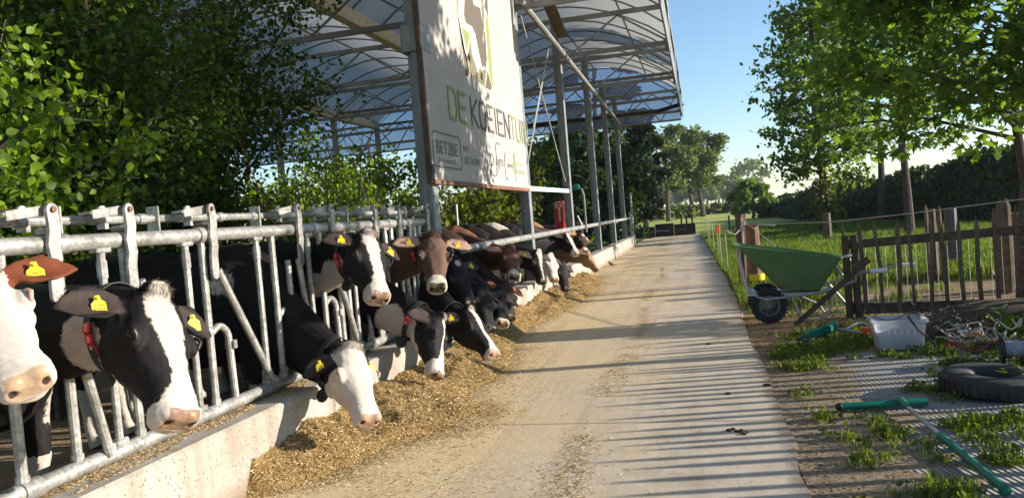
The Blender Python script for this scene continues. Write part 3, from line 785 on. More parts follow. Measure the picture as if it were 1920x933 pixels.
        mb.rings(rr); ears.append((eb, e, W, D, el))
    me = voxel(mb, near, 5 if near < .012 else 3)
    co = np.empty(len(me.vertices) * 3, np.float32); me.vertices.foreach_get('co', co); co = co.reshape(-1, 3).astype(float)
    no = np.empty(len(me.vertices) * 3, np.float32); me.vertices.foreach_get('normal', no); no = no.reshape(-1, 3).astype(float)
    q = co - P; hn, hx, hz = q @ n / k, q @ s / k, q @ d / k; Lh = .54
    t = hn / Lh
    inhead = (t > -.02) & (t < 1.2) & (np.abs(hx) < .175) & (hz > -.32) & (hz < .09)
    # head colour field (metres)
    fld = np.full(len(co), -.2)
    hd_f = np.full(len(co), -.2)
    for blaze in S.get('blaze', []):
        T = np.array(blaze); cx = np.interp(t, T[:, 0], T[:, 1]); hw = np.interp(t, T[:, 0], T[:, 2], left=-.1, right=-.1)
        hd_f = np.maximum(hd_f, np.where(hz > -.13, hw - np.abs(hx - cx), -.2))
    if 'snout' in S: hd_f = np.maximum(hd_f, (t - S['snout'] - .25 * np.clip(-.03 - hz, 0, .2)) * Lh)
    if 'jaw' in S: hd_f = np.maximum(hd_f, S['jaw'] - hz)
    if 'white_face' in S: hd_f = np.maximum(hd_f, np.minimum((t - S['white_face']) * Lh, .1 + 0 * t))
    for (tx, xx, zz, r) in S.get('dark_spots', []): hd_f = np.minimum(hd_f, np.sqrt((hn - tx * Lh) ** 2 + (hx - xx) ** 2 + (hz - zz) ** 2) - r)
    for (tx, xx, zz, r) in S.get('white_spots', []): hd_f = np.maximum(hd_f, r - np.sqrt((hn - tx * Lh) ** 2 + (hx - xx) ** 2 + (hz - zz) ** 2))
    wh = S.get('body_white', -9); bn = blobnoise(co, S['seed'], 2.6)
    bd = (bn + wh) * .12
    bu = (B0 - co) @ hd / sc_; blat = (co - B0) @ lat
    bd = np.where(bu < .12, np.minimum(bd, -.03 + S.get('neck_white', 0) * .1), bd)
    legs = (co[:, 2] < .42) & (bu > 0); bd = np.where(legs & (wh > -5), .1, bd)
    for (pu, py, pz, r) in S.get('body_spots', []): bd = np.maximum(bd, r - np.linalg.norm(co - bp(pu, py, pz), axis=1))
    for (tx, xx, zz, r) in S.get('throat', []): bd = np.maximum(bd, r - np.linalg.norm(co - hp(tx, xx, zz), axis=1))
    fld = np.where(inhead, np.maximum(hd_f, bd if S.get('throat') else hd_f), bd)
    if S.get('all_white'): fld = np.full(len(co), .1)
    isear = np.zeros(len(co), bool); earin = np.zeros(len(co))
    for (eb, e, W, D, el) in ears:
        qe = co - eb; ae = qe @ e / el; ae_m = (ae > .12) & (ae < 1.1) & (np.abs(qe @ W) < .095) & (np.abs(qe @ D) < .05)
        isear |= ae_m; earin = np.where(ae_m & (no @ D > .25), np.clip((.066 * k - np.abs(qe @ W)) / .03, 0, 1) * np.clip((.97 - ae) / .1, 0, 1), earin)
    fld = np.where(isear, .1 if S.get('white_ear') else -.1, fld)
    nose = np.where(inhead, np.clip(.5 + np.minimum(np.minimum((t - .942) * Lh, hz + .108), .064 - np.abs(hx)) / .03, 0, 1), 0)
    dark = np.zeros(len(co)); push = np.zeros((len(co), 3))
    for sg in (-1, 1):
        r2 = ((hn / Lh - .975) * Lh / .030) ** 2 + ((hx - sg * .047) / .016) ** 2 + ((hz + .068) / .022) ** 2
        g_ = np.clip(1.3 - r2, 0, 1) * inhead; dark = np.maximum(dark, np.clip(g_ * 1.6, 0, 1)); push += (-no) * (g_ * .010 * k)[:, None]
        r3 = ((t - .40) * Lh / .050) ** 2 + ((hx - sg * .140) / .04) ** 2 + ((hz + .026) / .032) ** 2
        dark = np.maximum(dark, np.clip((1.0 - r3) * 2.0, 0, 1) * inhead * (.15 if S.get('pale_eye') else .75))
    lip = np.clip(1 - np.abs(hz + .126) / .009, 0, 1) * np.clip((t - .66) / .1, 0, 1) * inhead; push += -no * (lip * .007 * k)[:, None]; dark = np.maximum(dark, lip * .5)
    # bone and skin relief: hollow above the eye, facial crest, groove behind the jaw, folds round the muzzle, uneven skin
    ax_ = np.abs(hx); H_ = inhead.astype(float)
    def bl(tc, xc, zc, rt, rx, rz): return np.exp(-(((t - tc) * Lh / rt) ** 2 + ((ax_ - xc) / rx) ** 2 + ((hz - zc) / rz) ** 2)) * H_
    rel = -.012 * bl(.22, .115, -.04, .035, .03, .03) + .007 * bl(.60, .085, -.085, .09, .03, .016) - .008 * bl(.50, .10, -.13, .03, .04, .07) - .006 * bl(.46, .10, -.055, .02, .03, .03)
    rel += .004 * bl(.30, .0, .02, .05, .03, .05) - .004 * bl(.55, .0, .0, .10, .025, .03) + .0022 * np.sin(t * 150 + hz * 60) * bl(.84, .06, -.07, .035, .05, .06) + .0016 * np.sin(hx * 130 + 25 * t) * bl(.16, .0, .02, .06, .06, .05)
    rel += .0028 * blobnoise(co, S['seed'] + 5, 22.0) + .0012 * blobnoise(co, S['seed'] + 6, 60.0)
    push += no * (rel * k)[:, None]
    co2 = co + push
    me.vertices.foreach_set('co', co2.astype(np.float32).ravel())
    at = me.attributes.new('coat', 'FLOAT_COLOR', 'POINT')
    c4 = np.stack([np.clip(.5 + fld / .16, 0, 1), nose, earin * .9, dark], 1).astype(np.float32); at.data.foreach_set('color', c4.ravel())
    me.update(); me.shade_smooth()
    me.materials.clear(); me.materials.append(get_coat(S['base'], S.get('nose', PINKD), S.get('earin', (.05, .035, .03))))
    root = thing(S.get('name', 'cow'), S['label'], S.get('cat', 'cow'), tuple(B0), 'cows lined up at the feed fence' if not S.get('calf') else None)
    me.name = 'body'; link(me, 'body', root)
    # short hair on the head, longer on poll and ears (carries the coat colour of the skin under it)
    if S['vox'] < .0105:
        rh = np.random.default_rng(S['seed'] + 900); qd = np.linalg.norm(co - hp(.3, 0, -.1), axis=1)
        cand = np.where((qd < .62) & (dark < .3) & (nose < .3) & ((~inhead) | (t < .06)) & ~isear)[0]; n_h = 26000; ii = rh.choice(cand, n_h); tuft = inhead[ii] & (t[ii] < .10) & (hz[ii] > -.05)
        flow = np.where(inhead[ii][:, None], n[None] * .9, -n[None] * .2 + V(0, 0, -.8)[None]); nn_ = no[ii]; fl = flow - nn_ * (flow * nn_).sum(1, keepdims=True); fl /= np.linalg.norm(fl, axis=1, keepdims=True) + 1e-6
        dr = fl + nn_ * rh.uniform(.15, .6, (n_h, 1)) + rh.normal(size=(n_h, 3)) * .25; dr /= np.linalg.norm(dr, axis=1, keepdims=True)
        ln = (np.where(tuft, .034, np.where(isear[ii], .009, .010)) * rh.uniform(.6, 1.3, n_h))[:, None]; sd_ = np.cross(dr, nn_); sd_ /= np.linalg.norm(sd_, axis=1, keepdims=True) + 1e-6
        p0_ = co2[ii] + rh.normal(size=(n_h, 3)) * .004 - nn_ * .003; hv = np.stack([p0_ - sd_ * .0013, p0_ + sd_ * .0013, p0_ + dr * ln + sd_ * .0003, p0_ + dr * ln - sd_ * .0003], 1).reshape(-1, 3)
        ho = fast_mesh('hair', hv, np.arange(n_h * 4).reshape(-1, 4), get_coat(S['base'], S.get('nose', PINKD), S.get('earin', (.05, .035, .03))), root)
        ha = ho.data.attributes.new('coat', 'FLOAT_COLOR', 'POINT'); ha.data.foreach_set('color', np.repeat(c4[ii], 4, 0).ravel()); ho['kind'] = 'stuff'
    # eyes
    for sg in (-1, 1):
        o = MB(); o.ell(hp(.40, sg * .128, -.028), (.025 * k, .019 * k, .021 * k), Rh, 0, 12, 8); o.build('eye', S.get('eye') or MAT['eye'], root)
        if S['vox'] < .012:
            pts = [hp(.40 + .052 * math.cos(a_), sg * (.142 - .012 * abs(math.cos(a_))), -.024 + .025 * math.sin(a_)) for a_ in np.linspace(0, math.pi, 7)]
            o = MB(); o.tube(pts, [.004 * k, .007 * k, .008 * k, .008 * k, .008 * k, .007 * k, .004 * k], 7)
            o.build('eyelid', MAT['lid_pale'] if S.get('pale_eye') else MAT['lid'], root)
    # ear tags
    for ei, txt in S.get('tags', []):
        eb, e, W, D, el = ears[ei]; o = MB(); sz = S.get('tagsize', .047) * k
        ex = e if e @ RT > 0 else -e
        # hangs from the middle of the ear, facing with the inner side of the ear
        c = eb + e * el * .45 + D * (.020 * k) - W * .004; nn = unit(D * .6 + unit(EYE - c) * .8)
        dn = unit(W * .35 + V(0, 0, -1)); dn = unit(dn - nn * (dn @ nn)); ex = np.cross(nn, -dn) * -1
        if ex @ RT < 0: ex = -ex
        ez = np.cross(ex, -dn); ez = ez if ez @ nn > 0 else -ez
        poly = [(-.16, .35), (.16, .35), (.22, 0), (.5, -.25), (.5, -1.0), (.44, -1.08), (-.44, -1.08), (-.5, -1.0), (-.5, -.25), (-.22, 0)]
        o.prism([(p[0] * sz, p[1] * sz) for p in poly], c, ex, -dn, ez, .003)
        o.ell(c + dn * (-.1 * sz) + ez * .004, (.007, .007, .007), None, 0, 8, 6)
        if txt:
            put_text(o, txt, c + dn * (.95 * sz) - ex * (.38 * sz) + ez * .0036, ex, -dn, .34 * sz, .76 * sz, 1)
            for y in (.42,): o.add([c + dn * (y * sz) + ex * (x * sz) + ez * .0036 for x in (-.36, .36)] + [c + dn * ((y + .05) * sz) + ex * (x * sz) + ez * .0036 for x in (.36, -.36)], [(0, 1, 2, 3)], 1)
        o.build('ear_tag', [MAT['yellow'], MAT['ink']], root, smooth=0)
    # collar with number plates and a round pendant
    if 'collar' in S:
        v_ = S.get('collar_at', .16) * 10; q0 = int(v_); fr = v_ - q0
        c, u, l, hh, hw, tg = [NK[q0][z] * (1 - fr) + NK[q0 + 1][z] * fr for z in range(6)]
        pts = [c + l * x + u * z for x, z in ring_pts(hw * 1.06 + .008, hh * 1.04 + .008, -hh * 1.12 - .01, .25, 26, .9)]
        o = MB(); w2 = .021; v = []
        for p in pts:
            rd = unit(p - c)
            v += [p - tg * w2, p + tg * w2, p + tg * w2 + rd * .006, p - tg * w2 + rd * .006]
        f = []
        K = len(pts)
        for i_ in range(K):
            j_ = (i_ + 1) % K
            for m_ in range(4): f.append((i_ * 4 + m_, j_ * 4 + m_, j_ * 4 + (m_ + 1) % 4, i_ * 4 + (m_ + 1) % 4))
        o.add(v, f); cl = o.build('collar', MAT['collar'], root)
        side = 1 if (l @ RT) * 0 + (l @ (EYE - c)) > 0 else -1
        cand = sorted(range(K), key=lambda i_: -((pts[i_] - c) @ (l * side)) / hw + .0)
        # plates on the side that faces the road, below the middle
        o = MB(); digs = S['collar']; ang0 = S.get('plate_ang', -.15)
        for qi, dg_ in enumerate(digs):
            th = ang0 - qi * .27
            z_ = hh * 1.06 * math.sin(th); x_ = (hw * 1.08 + .016) * math.cos(th) ** .8 * side * (1 - .25 * max(0, -math.sin(th)) ** .8)
            p = c + l * x_ + u * z_; nn = unit(l * side * math.cos(th) * hh + u * math.sin(th) * hw)
            ey = unit(np.cross(tg, nn)); 
            if ey @ u < 0: ey = -ey
            ex = np.cross(ey, nn); o.box(p, (.044, .040, .010), np.stack([ex, ey, nn], 1), 0, .003)
            rx = ex if ex @ RT > 0 else -ex
            put_text(o, dg_, p + nn * .0058, rx, ey, .024, None, 1, center=True)
        o.build('number_plate', [MAT['red'], MAT['white_ink']], cl, smooth=0)
        o = MB(); pc = c - u * (hh * 1.12 + .05) + l * side * .02; fx = unit(l * side + d * .3)
        o.lathe([(0, -.016), (.036, -.016), (.044, -.006), (.044, .006), (.036, .016), (0, .016)], pc, fx, 18)
        o.bar(pc + u * .035, pc + u * .075, .03, .02, up=fx); o.build('pendant', MAT['black'], cl)
    return root
MAT['lid'] = plain('dark_eyelid', (.016, .012, .011), .5, .2)
MAT['lid_pale'] = plain('pale_eyelid', (.45, .27, .22), .5, .2)
pale_eye = plain('pale_blue_eye', (.28, .30, .33), .1, .2, spec=.8)
Xh = -2.2
COWS = [
 dict(poll=(-80, 505), X=-2.32, muz=(48, 700), L=.52, d=(.72, -.60, .3), by=2.25, base=RED, white_face=-.5, all_white=False, nose=(.40, .28, .20), seed=3, body_white=.6, neck_white=2, vox=.009,
      throat=[(-.2, 0, -.3, .5)], tags=[(0, '43 149 332')], earin=(.16, .045, .02), tagsize=.055, ear=.27, pale_eye=True, label='white faced red cow cut off at the left edge, brown ear with yellow tag'),
 dict(poll=(288, 545), X=-2.18, ear=.26, muz=(362, 772), L=.585, d=(.95, -.16, .24), by=2.95, base=BLK, blaze=[[(-.05, .0, .02), (.05, .012, .045), (.2, .015, .062), (.35, -.004, .066), (.5, -.018, .045), (.62, -.02, .040), (.75, -.012, .050), (.85, 0, .075), (1.1, 0, .09)]], snout=.86,
      nose=PINKD, seed=5, body_white=-.05, vox=.008, jaw=-.225, throat=[(-.02, .02, -.33, .13)], tags=[(-1, '5021'), (0, '5021')], collar='208', label='black cow with broad white blaze and yellow tags reading 5021, nearest whole head'),
 dict(bx=-2.76, poll=(655, 648), X=-2.18, muz=(703, 778), L=.54, d=(.78, -.42, .46), by=4.78, base=BLK, white_face=.0, dark_spots=[(.12, .12, -.16, .095), (.05, .02, -.2, .10), (-.02, 0, -.1, .06)], nose=PINK, seed=8, body_white=-.9, vox=.008, pale_eye=True, tags=[(-1, '50'), (0, '')], collar='80',
      ear_out=.8, ear_back=.5, droop=.3, label='black necked cow with all white face lowered to the feed, pale eye', eye=pale_eye),
 dict(poll=(690, 438), X=-2.22, muz=(722, 548), L=.54, d=(.82, -.50, .26), by=5.5, base=BLK, blaze=[[(-.06, .0, .03), (.05, .012, .055), (.2, .015, .058), (.4, .0, .04), (.6, -.005, .04), (.78, 0, .05), (.88, 0, .085), (1.1, 0, .09)]], snout=.83, jaw=-.235,
      nose=PINKD, seed=11, body_white=-.35, vox=.009, throat=[(.05, .02, -.42, .13), (-.05, .0, -.62, .15)], tags=[(-1, '51'), (0, '51')], collar='731', label='cow holding its black and white head high, red numbered collar, left of the brown face'),
 dict(poll=(826, 592), X=-2.08, muz=(834, 702), L=.52, d=(.95, .12, .30), by=6.12, base=BLK, blaze=[[(-.05, .0, .03), (.1, .0, .03), (.3, .0, .012), (.55, .0, .016), (.75, 0, .05), (1.1, 0, .09)]], snout=.77, jaw=-.19, nose=PINKD, seed=14, body_white=-.7, vox=.009, throat=[(-.10, .0, -.42, .17), (.1, 0, -.33, .13)], bx=-2.85,
      ear_back=.6, collar='208', plate_ang=.15, side=-1, label='black cow eating in side view, white chin and red collar plates on a black strap'),
 dict(poll=(813, 440), X=-2.16, muz=(823, 532), L=.53, d=(.50, -.83, .25), by=6.75, base=(.115, .068, .047), blaze=[[(.80, 0, .02), (.86, 0, .09), (1.1, 0, .1)]], snout=.855, nose=DARKN, seed=18, body_white=-9, vox=.009, tags=[(-1, '51'), (0, '')], earin=(.40, .25, .19), tagsize=.04, ear=.27, ear_out=1, ear_back=.0,
      collar='51', label='large brown cow staring at the camera with pale ringed muzzle and big pale ears'),
 dict(poll=(853, 486), X=-2.45, muz=(886, 566), L=.52, d=(.70, -.66, .26), by=7.4, base=BLK, white_spots=[(.13, .0, .03, .035)], nose=DARKN, seed=21, body_white=-9, vox=.012, tags=[(0, '52')], label='black cow with a small white star on its forehead, right behind the large brown head'),
 dict(bx=-2.85, poll=(877, 578), X=-2.02, muz=(936, 656), L=.53, d=(.86, -.22, .46), by=8.0, base=BLK, blaze=[[(.0, .0, .02), (.08, .0, .05), (.2, .0, .035), (.5, .0, .022), (.8, 0, .03), (.9, 0, .06), (1.1, 0, .07)]], snout=.92, nose=PINK, seed=24, body_white=-9, vox=.010, tags=[(-1, '')], collar='51', ear_back=.6,
      label='black cow eating with narrow white stripe down its face and pink nose tip'),
 dict(poll=(905, 535), X=-2.20, muz=(924, 612), L=.52, d=(.76, -.55, .32), by=8.55, base=BLK, nose=DARKN, seed=27, body_white=-9, vox=.014, label='plain black cow with curly poll eating behind the pink nosed one'),
 dict(poll=(935, 542), X=-2.12, muz=(948, 600), L=.50, d=(.66, -.70, .26), by=9.2, base=BLK, snout=.9, nose=PINKD, seed=30, body_white=-9, vox=.014, tags=[(-1, '58')], label='small black cow eating beside the kerb joint, yellow tag hanging over its face'),
 dict(poll=(948, 528), X=-2.22, muz=(962, 590), L=.50, d=(.70, -.64, .3), by=9.85, base=DBR, nose=DARKN, seed=33, body_white=-9, vox=.014, earin=(.30, .10, .05), label='dark brown cow half hidden, reddish ear showing above the kerb joint'),
 dict(poll=(957, 462), X=-2.22, muz=(968, 513), L=.50, d=(.56, -.79, .25), by=10.5, base=(.135, .062, .035), blaze=[[(.80, 0, .02), (.86, 0, .09), (1.1, 0, .1)]], snout=.87, nose=DARKN, seed=36, body_white=-9, vox=.012, tags=[(0, '')], earin=(.46, .25, .16), tagsize=.04, ear=.25, ear_out=1, ear_back=.0,
      label='smaller reddish brown cow facing the camera under the neck rail'),
 dict(poll=(1008, 470), X=-2.35, muz=(1022, 525), L=.52, d=(.72, -.62, .3), by=11.2, base=BLK, blaze=[[(-.05, .0, .03), (.1, .0, .05), (.3, .0, .03), (.7, 0, .012), (1.1, 0, .01)]], nose=DARKN, seed=39, body_white=-.2, vox=.014, label='black cow with white forehead wedge, right of the reddish brown cow'),
 dict(poll=(1031, 476), X=-2.28, muz=(1044, 520), L=.50, d=(.70, -.64, .3), by=11.9, base=BLK, white_face=.03, nose=PINK, seed=42, body_white=.15, vox=.014, tags=[(-1, '')], label='white faced cow with black ears and pink nose in the middle of the far group'),
 dict(poll=(1054, 492), X=-2.2, muz=(1066, 540), L=.50, d=(.72, -.62, .3), by=12.6, base=BLK, nose=DARKN, seed=45, body_white=-.4, vox=.016, label='black cow with lowered head, just right of the white faced far cow'),
 dict(poll=(1062, 440), X=-2.45, muz=(1086, 472), L=.52, d=(.85, -.38, .36), by=13.4, base=BLK, blaze=[[(-.05, .0, .05), (.3, .0, .06), (.7, 0, .05), (.85, 0, .09), (1.1, 0, .1)]], snout=.8, nose=PINKD, seed=48, body_white=.1, vox=.016, label='black cow with white blaze, head pushed out just below the neck rail'),
 dict(poll=(1090, 436), X=-2.40, muz=(1101, 468), L=.52, d=(.75, -.6, .28), by=14.4, base=DBR, white_spots=[(.2, .0, .02, .04)], snout=.85, nose=PINKD, seed=51, body_white=-9, vox=.016, tags=[(-1, '')], earin=(.4, .22, .14), label='dark brown cow looking out with large pale edged ear, last of the raised heads'),
 dict(poll=(1102, 472), X=-2.15, muz=(1123, 502), L=.47, d=(.9, -.25, .4), by=15.3, base=TAN, nose=DARKN, seed=54, body_white=-9, vox=.016, label='light brown cow eating furthest along the kerb'),
 dict(name='calf', cat='calf', poll=(1151, 404), X=-4.4, muz=(1147, 418), L=.40, d=(.3, -.9, .4), by=27.2, bx=-4.9, yaw=-.9, size=.82, base=(.10, .045, .03), nose=PINKD, seed=57, body_white=-9, vox=.02, calf=True, body_spots=[(.2, 0, .3, .2)],
      label='brown calf standing inside the barn between the furthest posts'),
]
for S in COWS: cow(S)
# sparrow on the lane
bd = onz(1147, 500, .0); bird = thing('sparrow', 'small brown sparrow standing on the lane beside the feed', 'bird', tuple(bd))
o = MB(); o.ell(bd + V(0, 0, .07), (.07, .04, .042), Matrix.Rotation(.35, 3, 'Y')); o.ell(bd + V(-.055, 0, .125), (.03, .026, .027)); o.tube([bd + V(.05, 0, .06), bd + V(.13, 0, .03)], [.018, .01], 6); o.tube([bd + V(-.08, 0, .125), bd + V(-.105, 0, .12)], [.008, .001], 6)
for sg in (-.015, .015): o.tube([bd + V(0, sg, .04), bd + V(-.01, sg, .005)], .004, 5)
o.build('body', plain('sparrow_plumage', (.17, .115, .075), .8, .5, 30), bird)

# ================================================================== FEED
rng = np.random.default_rng(7)
HE = np.array([(3.0, -2.62), (3.5, -2.55), (3.9, -2.17), (4.5, -1.95), (4.95, -1.68), (5.35, -1.58), (5.95, -1.88), (6.5, -1.78), (6.9, -1.76), (8, -1.97), (9.5, -2.14), (10.5, -1.98), (12.3, -1.86), (15, -1.92), (17.6, -2.2), (19, -2.5)])
def heap_edge(y): return np.interp(y, HE[:, 0], HE[:, 1]) - .07 + .10 * (fbm(y * 3.1, y * 0, 13) - .5) + .05 * (vnoise(y * 11, y * 0, 14) - .5)
def feed_h(x, y):
    e = heap_edge(y)
    w = np.clip((e - x) / np.maximum(e + 2.5, .15), 0, 1.4)
    base = .20 * np.clip(w, 0, 1) ** .8 * (.65 + .7 * fbm(x * 1.1 + 9, y * 1.1, 21))
    b = base + np.where(w > 0, .20 * (fbm(x * 2.6, y * 2.6, 31) - .45) * np.clip(w * 2, 0, 1), 0) + np.where(w > 0, .055 * (fbm(x * 9, y * 9, 41) - .5) * np.clip(w * 3, 0, 1), 0)
    end = np.clip((17.2 - y) / 1.5, 0, 1) * np.clip((y - 2.4) / .6, 0, 1)
    return np.where(w > 0, np.maximum(b, .006), -.02) * end - .015 * (1 - end)
gx, gy = np.meshgrid(np.linspace(-2.51, -1.0, 110), np.linspace(2.3, 17.6, 900), indexing='ij')
gz = feed_h(gx, gy); n1, n2 = gx.shape
i, j = np.meshgrid(np.arange(n1 - 1), np.arange(n2 - 1), indexing='ij'); k = i * n2 + j
def feedbed_mat():
    g = N('feed_bed'); a = g.noise(70, 5, rough=.8); b = g.noise(9, 4)
    c = g.ramp(g.math('ADD', g.math('MULTIPLY', a, .7), g.math('MULTIPLY', b, .3)), [(.3, (.09, .055, .022)), (.5, (.30, .19, .07)), (.7, (.50, .35, .15))])
    g.bump(a, 1.0, .02); return g.done(c, .85, 0, .2)
heap = fast_mesh('feed_heap', np.stack([gx, gy, gz], -1).reshape(-1, 3), np.stack([k, k + n2, k + n2 + 1, k + 1], -1).reshape(-1, 4), feedbed_mat(), smooth=True)
tag(heap, 'golden chopped feed heaped along the foot of the kerb wall', 'feed', kind='stuff')
def litter_mat():
    g = N('dry_litter'); rnd = g.n('ShaderNodeNewGeometry').outputs['Random Per Island']
    return g.done(g.ramp(rnd, [(0, (.08, .045, .022)), (.5, (.22, .13, .07)), (1, (.42, .30, .17))]), .85, 0, .2)
MAT['litter'] = litter_mat()
def flakes(name, x, y, z, lo, hi, tilt, mat, seed, wfac=(.12, .4)):
    r = np.random.default_rng(seed); n = len(x)
    L = r.uniform(lo, hi, n) ** 1.0; w = L * r.uniform(*wfac, n); a = r.uniform(0, 2 * np.pi, n); t = r.normal(0, tilt, n); ro = r.normal(0, tilt * 1.3, n)
    ux = np.stack([np.cos(a) * np.cos(t), np.sin(a) * np.cos(t), np.sin(t)], 1); vx = np.stack([-np.sin(a) * np.cos(ro), np.cos(a) * np.cos(ro), np.sin(ro)], 1)
    c = np.stack([x, y, z], 1); up = np.cross(ux, vx); th = (w * .35)[:, None] * up
    A = ux * (L / 2)[:, None]; B = vx * (w / 2)[:, None]
    v = np.stack([c - A - B * .6, c + A - B * .6, c + A + B * .6, c - A + B * .6, c - A * .8 + th, c + A * .8 + th], 1).reshape(-1, 3)
    b = (np.arange(n) * 6)[:, None]
    f = np.concatenate([b + np.array([[0, 1, 5, 4]]), b + np.array([[2, 3, 4, 5]]), b + np.array([[0, 4, 3, 3]])[:, [0, 1, 2, 2]]][:2], 1).reshape(-1, 4)
    return fast_mesh(name, v, f, mat)
n = 150000
yy = 2.4 + (rng.random(n) ** 1.7) * 14.8; xx = rng.uniform(-2.5, -1.15, n); hh = feed_h(xx, yy); ok = hh > 0
xx, yy, hh = xx[ok], yy[ok], hh[ok]
tag(flakes('feed_flakes', xx, yy, hh + .004, .010, .030, .45, MAT['straw'], 3), 'loose chopped straw flakes covering the feed heaps', 'feed', kind='stuff')
n = 30000; yy = 2.6 + (rng.random(n) ** 1.7) * 14.5; ed = heap_edge(yy); yy = np.where(rng.random(n) < .8, yy, 2.6 + rng.random(n) * 3); ed = heap_edge(yy)
xx = ed - .06 + np.abs(rng.normal(0, .14, n)) * (.4 + 1.2 * fbm(yy * 1.5, yy * 0, 19)); 
tag(flakes('edge_flakes', xx, yy, np.full(n, .009), .007, .022, .25, MAT['straw'], 4), 'thin feed flakes fading out from the heaps onto the lane', 'feed', kind='stuff')
n = 2600; yy = 3.4 + (rng.random(n) ** 1.7) * 12; xx = rng.uniform(-2.5, -1.3, n); hh = feed_h(xx, yy); ok = (hh > -.005)
tag(flakes('feed_stalks', xx[ok], yy[ok], np.maximum(hh[ok], .004) + .012, .03, .085, .35, MAT['straw'], 6, (.03, .06)), 'longer straw stalks tangled in the feed heaps', 'feed', kind='stuff')
# feed on the ledge behind the top of the kerb
n = 9000; yy = rng.uniform(1.6, 5.2, n); xx = rng.uniform(-2.745, -2.56, n); m = fbm(xx * 6, yy * 3, 55) > .47 - .2 * (xx < -2.64)
tag(flakes('ledge_feed', xx[m], yy[m], np.full(m.sum(), .414), .006, .02, .4, MAT['straw'], 5), 'brown feed crumbs lying on top of the kerb wall', 'feed', kind='stuff')
# kernels and wisps over the lane, and the swept line along it
n = 16000; yy = 2.6 + rng.random(n) ** 1.8 * 22; xx = np.minimum(-1.9 + np.abs(rng.normal(0, .62, n)), .35)
m = fbm(xx * 2.5, yy * 1.6, 77) > .42 + .10 * np.clip(xx + 1.4, 0, 2); a = (xx[m], yy[m])
n = 12000; y2 = 2.6 + rng.random(n) ** 1.5 * 16; cx = -.70 - .012 * y2 + .05 * np.sin(y2 * .9); wd = .02 + .09 * fbm(y2 * 1.3, y2 * 0, 91) ** 1.3
x2 = cx + rng.normal(0, 1, n) * wd; m2 = (fbm(y2 * .8, y2 * 0, 97) > .36)
n = 1500; x3 = rng.uniform(-1.8, .38, n); y3 = 2.6 + rng.random(n) ** 1.6 * 20
tag(flakes('lane_crumbs', np.concatenate([a[0], x2[m2], x3]), np.concatenate([a[1], y2[m2], y3]), np.full(m.sum() + m2.sum() + len(x3), .007), .005, .017, .16, MAT['straw'], 9, (.25, .6)), 'scattered grain and straw crumbs on the concrete lane', 'crumbs', kind='stuff')
o = MB()
for x, y in ((1385, 808), (1372, 806), (1398, 812), (1366, 738), (1330, 645), (1437, 722)):
    p = onz(x, y, .005)
    for q in range(4): o.ell(p + V(random.Random(x + q).uniform(-.02, .02), random.Random(y + q).uniform(-.02, .02), .004), (.016, .012, .009), None, 0, 7, 5)
tag(o.build('dung_crumbs', MAT['soil_dark']), 'dark dung crumbs on the lane', 'dung', kind='stuff')
n = 9000; yy = 2.6 + rng.random(n) ** 1.4 * 7; xx = .38 + np.abs(rng.normal(0, .28, n))
tag(flakes('litter', xx, yy, np.where(xx > .75, .008, -.006), .006, .024, .25, MAT['litter'], 19, (.15, .5)), 'brown dry litter along the lane edge', 'litter', kind='stuff')
# ================================================================== FOLIAGE
LEAF = np.array([(0, 0, 0), (.30, .22, .06), (.34, .55, .08), (0, 1.0, -.04), (-.34, .55, .08), (-.30, .22, .06)])
MAPLE = [(0, .12, 0)]
for k_ in range(5):
    a_ = math.radians(-104 + 52 * k_); R_ = (.62, .85, 1.0, .85, .62)[k_]
    for da_, rr_ in ((-26, .40), (0, R_)): MAPLE.append((rr_ * .8 * math.sin(a_ + math.radians(da_)), .3 + rr_ * .75 * math.cos(a_ + math.radians(da_)), .05 - .16 * (rr_ > .5)))
MAPLE.append((.40 * .8 * math.sin(math.radians(130)), .3 + .40 * .75 * math.cos(math.radians(130)), .05)); MAPLE = np.array(MAPLE)
MAPLE_F = np.array([[0, 1 + 2 * k_, 2 + 2 * k_, 3 + 2 * k_] for k_ in range(5)])
def leafs(c, size, rng, up=.5, axis=None, spread=1.0, droop=.2, maple=False):
    """leaf verts/faces at centres c (N,3); size scalar or (N,)"""
    n = len(c); size = np.broadcast_to(size, (n,))[:, None]
    d = rng.normal(size=(n, 3)) * spread + (0 if axis is None else axis); d[:, 2] -= droop; d /= np.linalg.norm(d, axis=1, keepdims=True)
    nm = rng.normal(size=(n, 3)) * .8 + np.array([0, 0, up]); nm -= d * (nm * d).sum(1, keepdims=True); nm /= np.linalg.norm(nm, axis=1, keepdims=True) + 1e-9
    s = np.cross(d, nm); T = MAPLE if maple else LEAF
    v = c[:, None, :] + (s[:, None, :] * T[None, :, 0:1] + d[:, None, :] * T[None, :, 1:2] + nm[:, None, :] * T[None, :, 2:3]) * size[:, None, :]
    b = (np.arange(n) * len(T))[:, None]
    f = np.stack([b + q[None] for q in (MAPLE_F if maple else np.array([[0, 1, 2, 3], [0, 3, 4, 5]]))], 1).reshape(-1, 4)
    return v.reshape(-1, 3), f
def crown(name, pts, size, mat, parent, seed, **kw):
    v, f = leafs(pts, size, np.random.default_rng(seed), **kw); return fast_mesh(name, v, f, mat, parent)
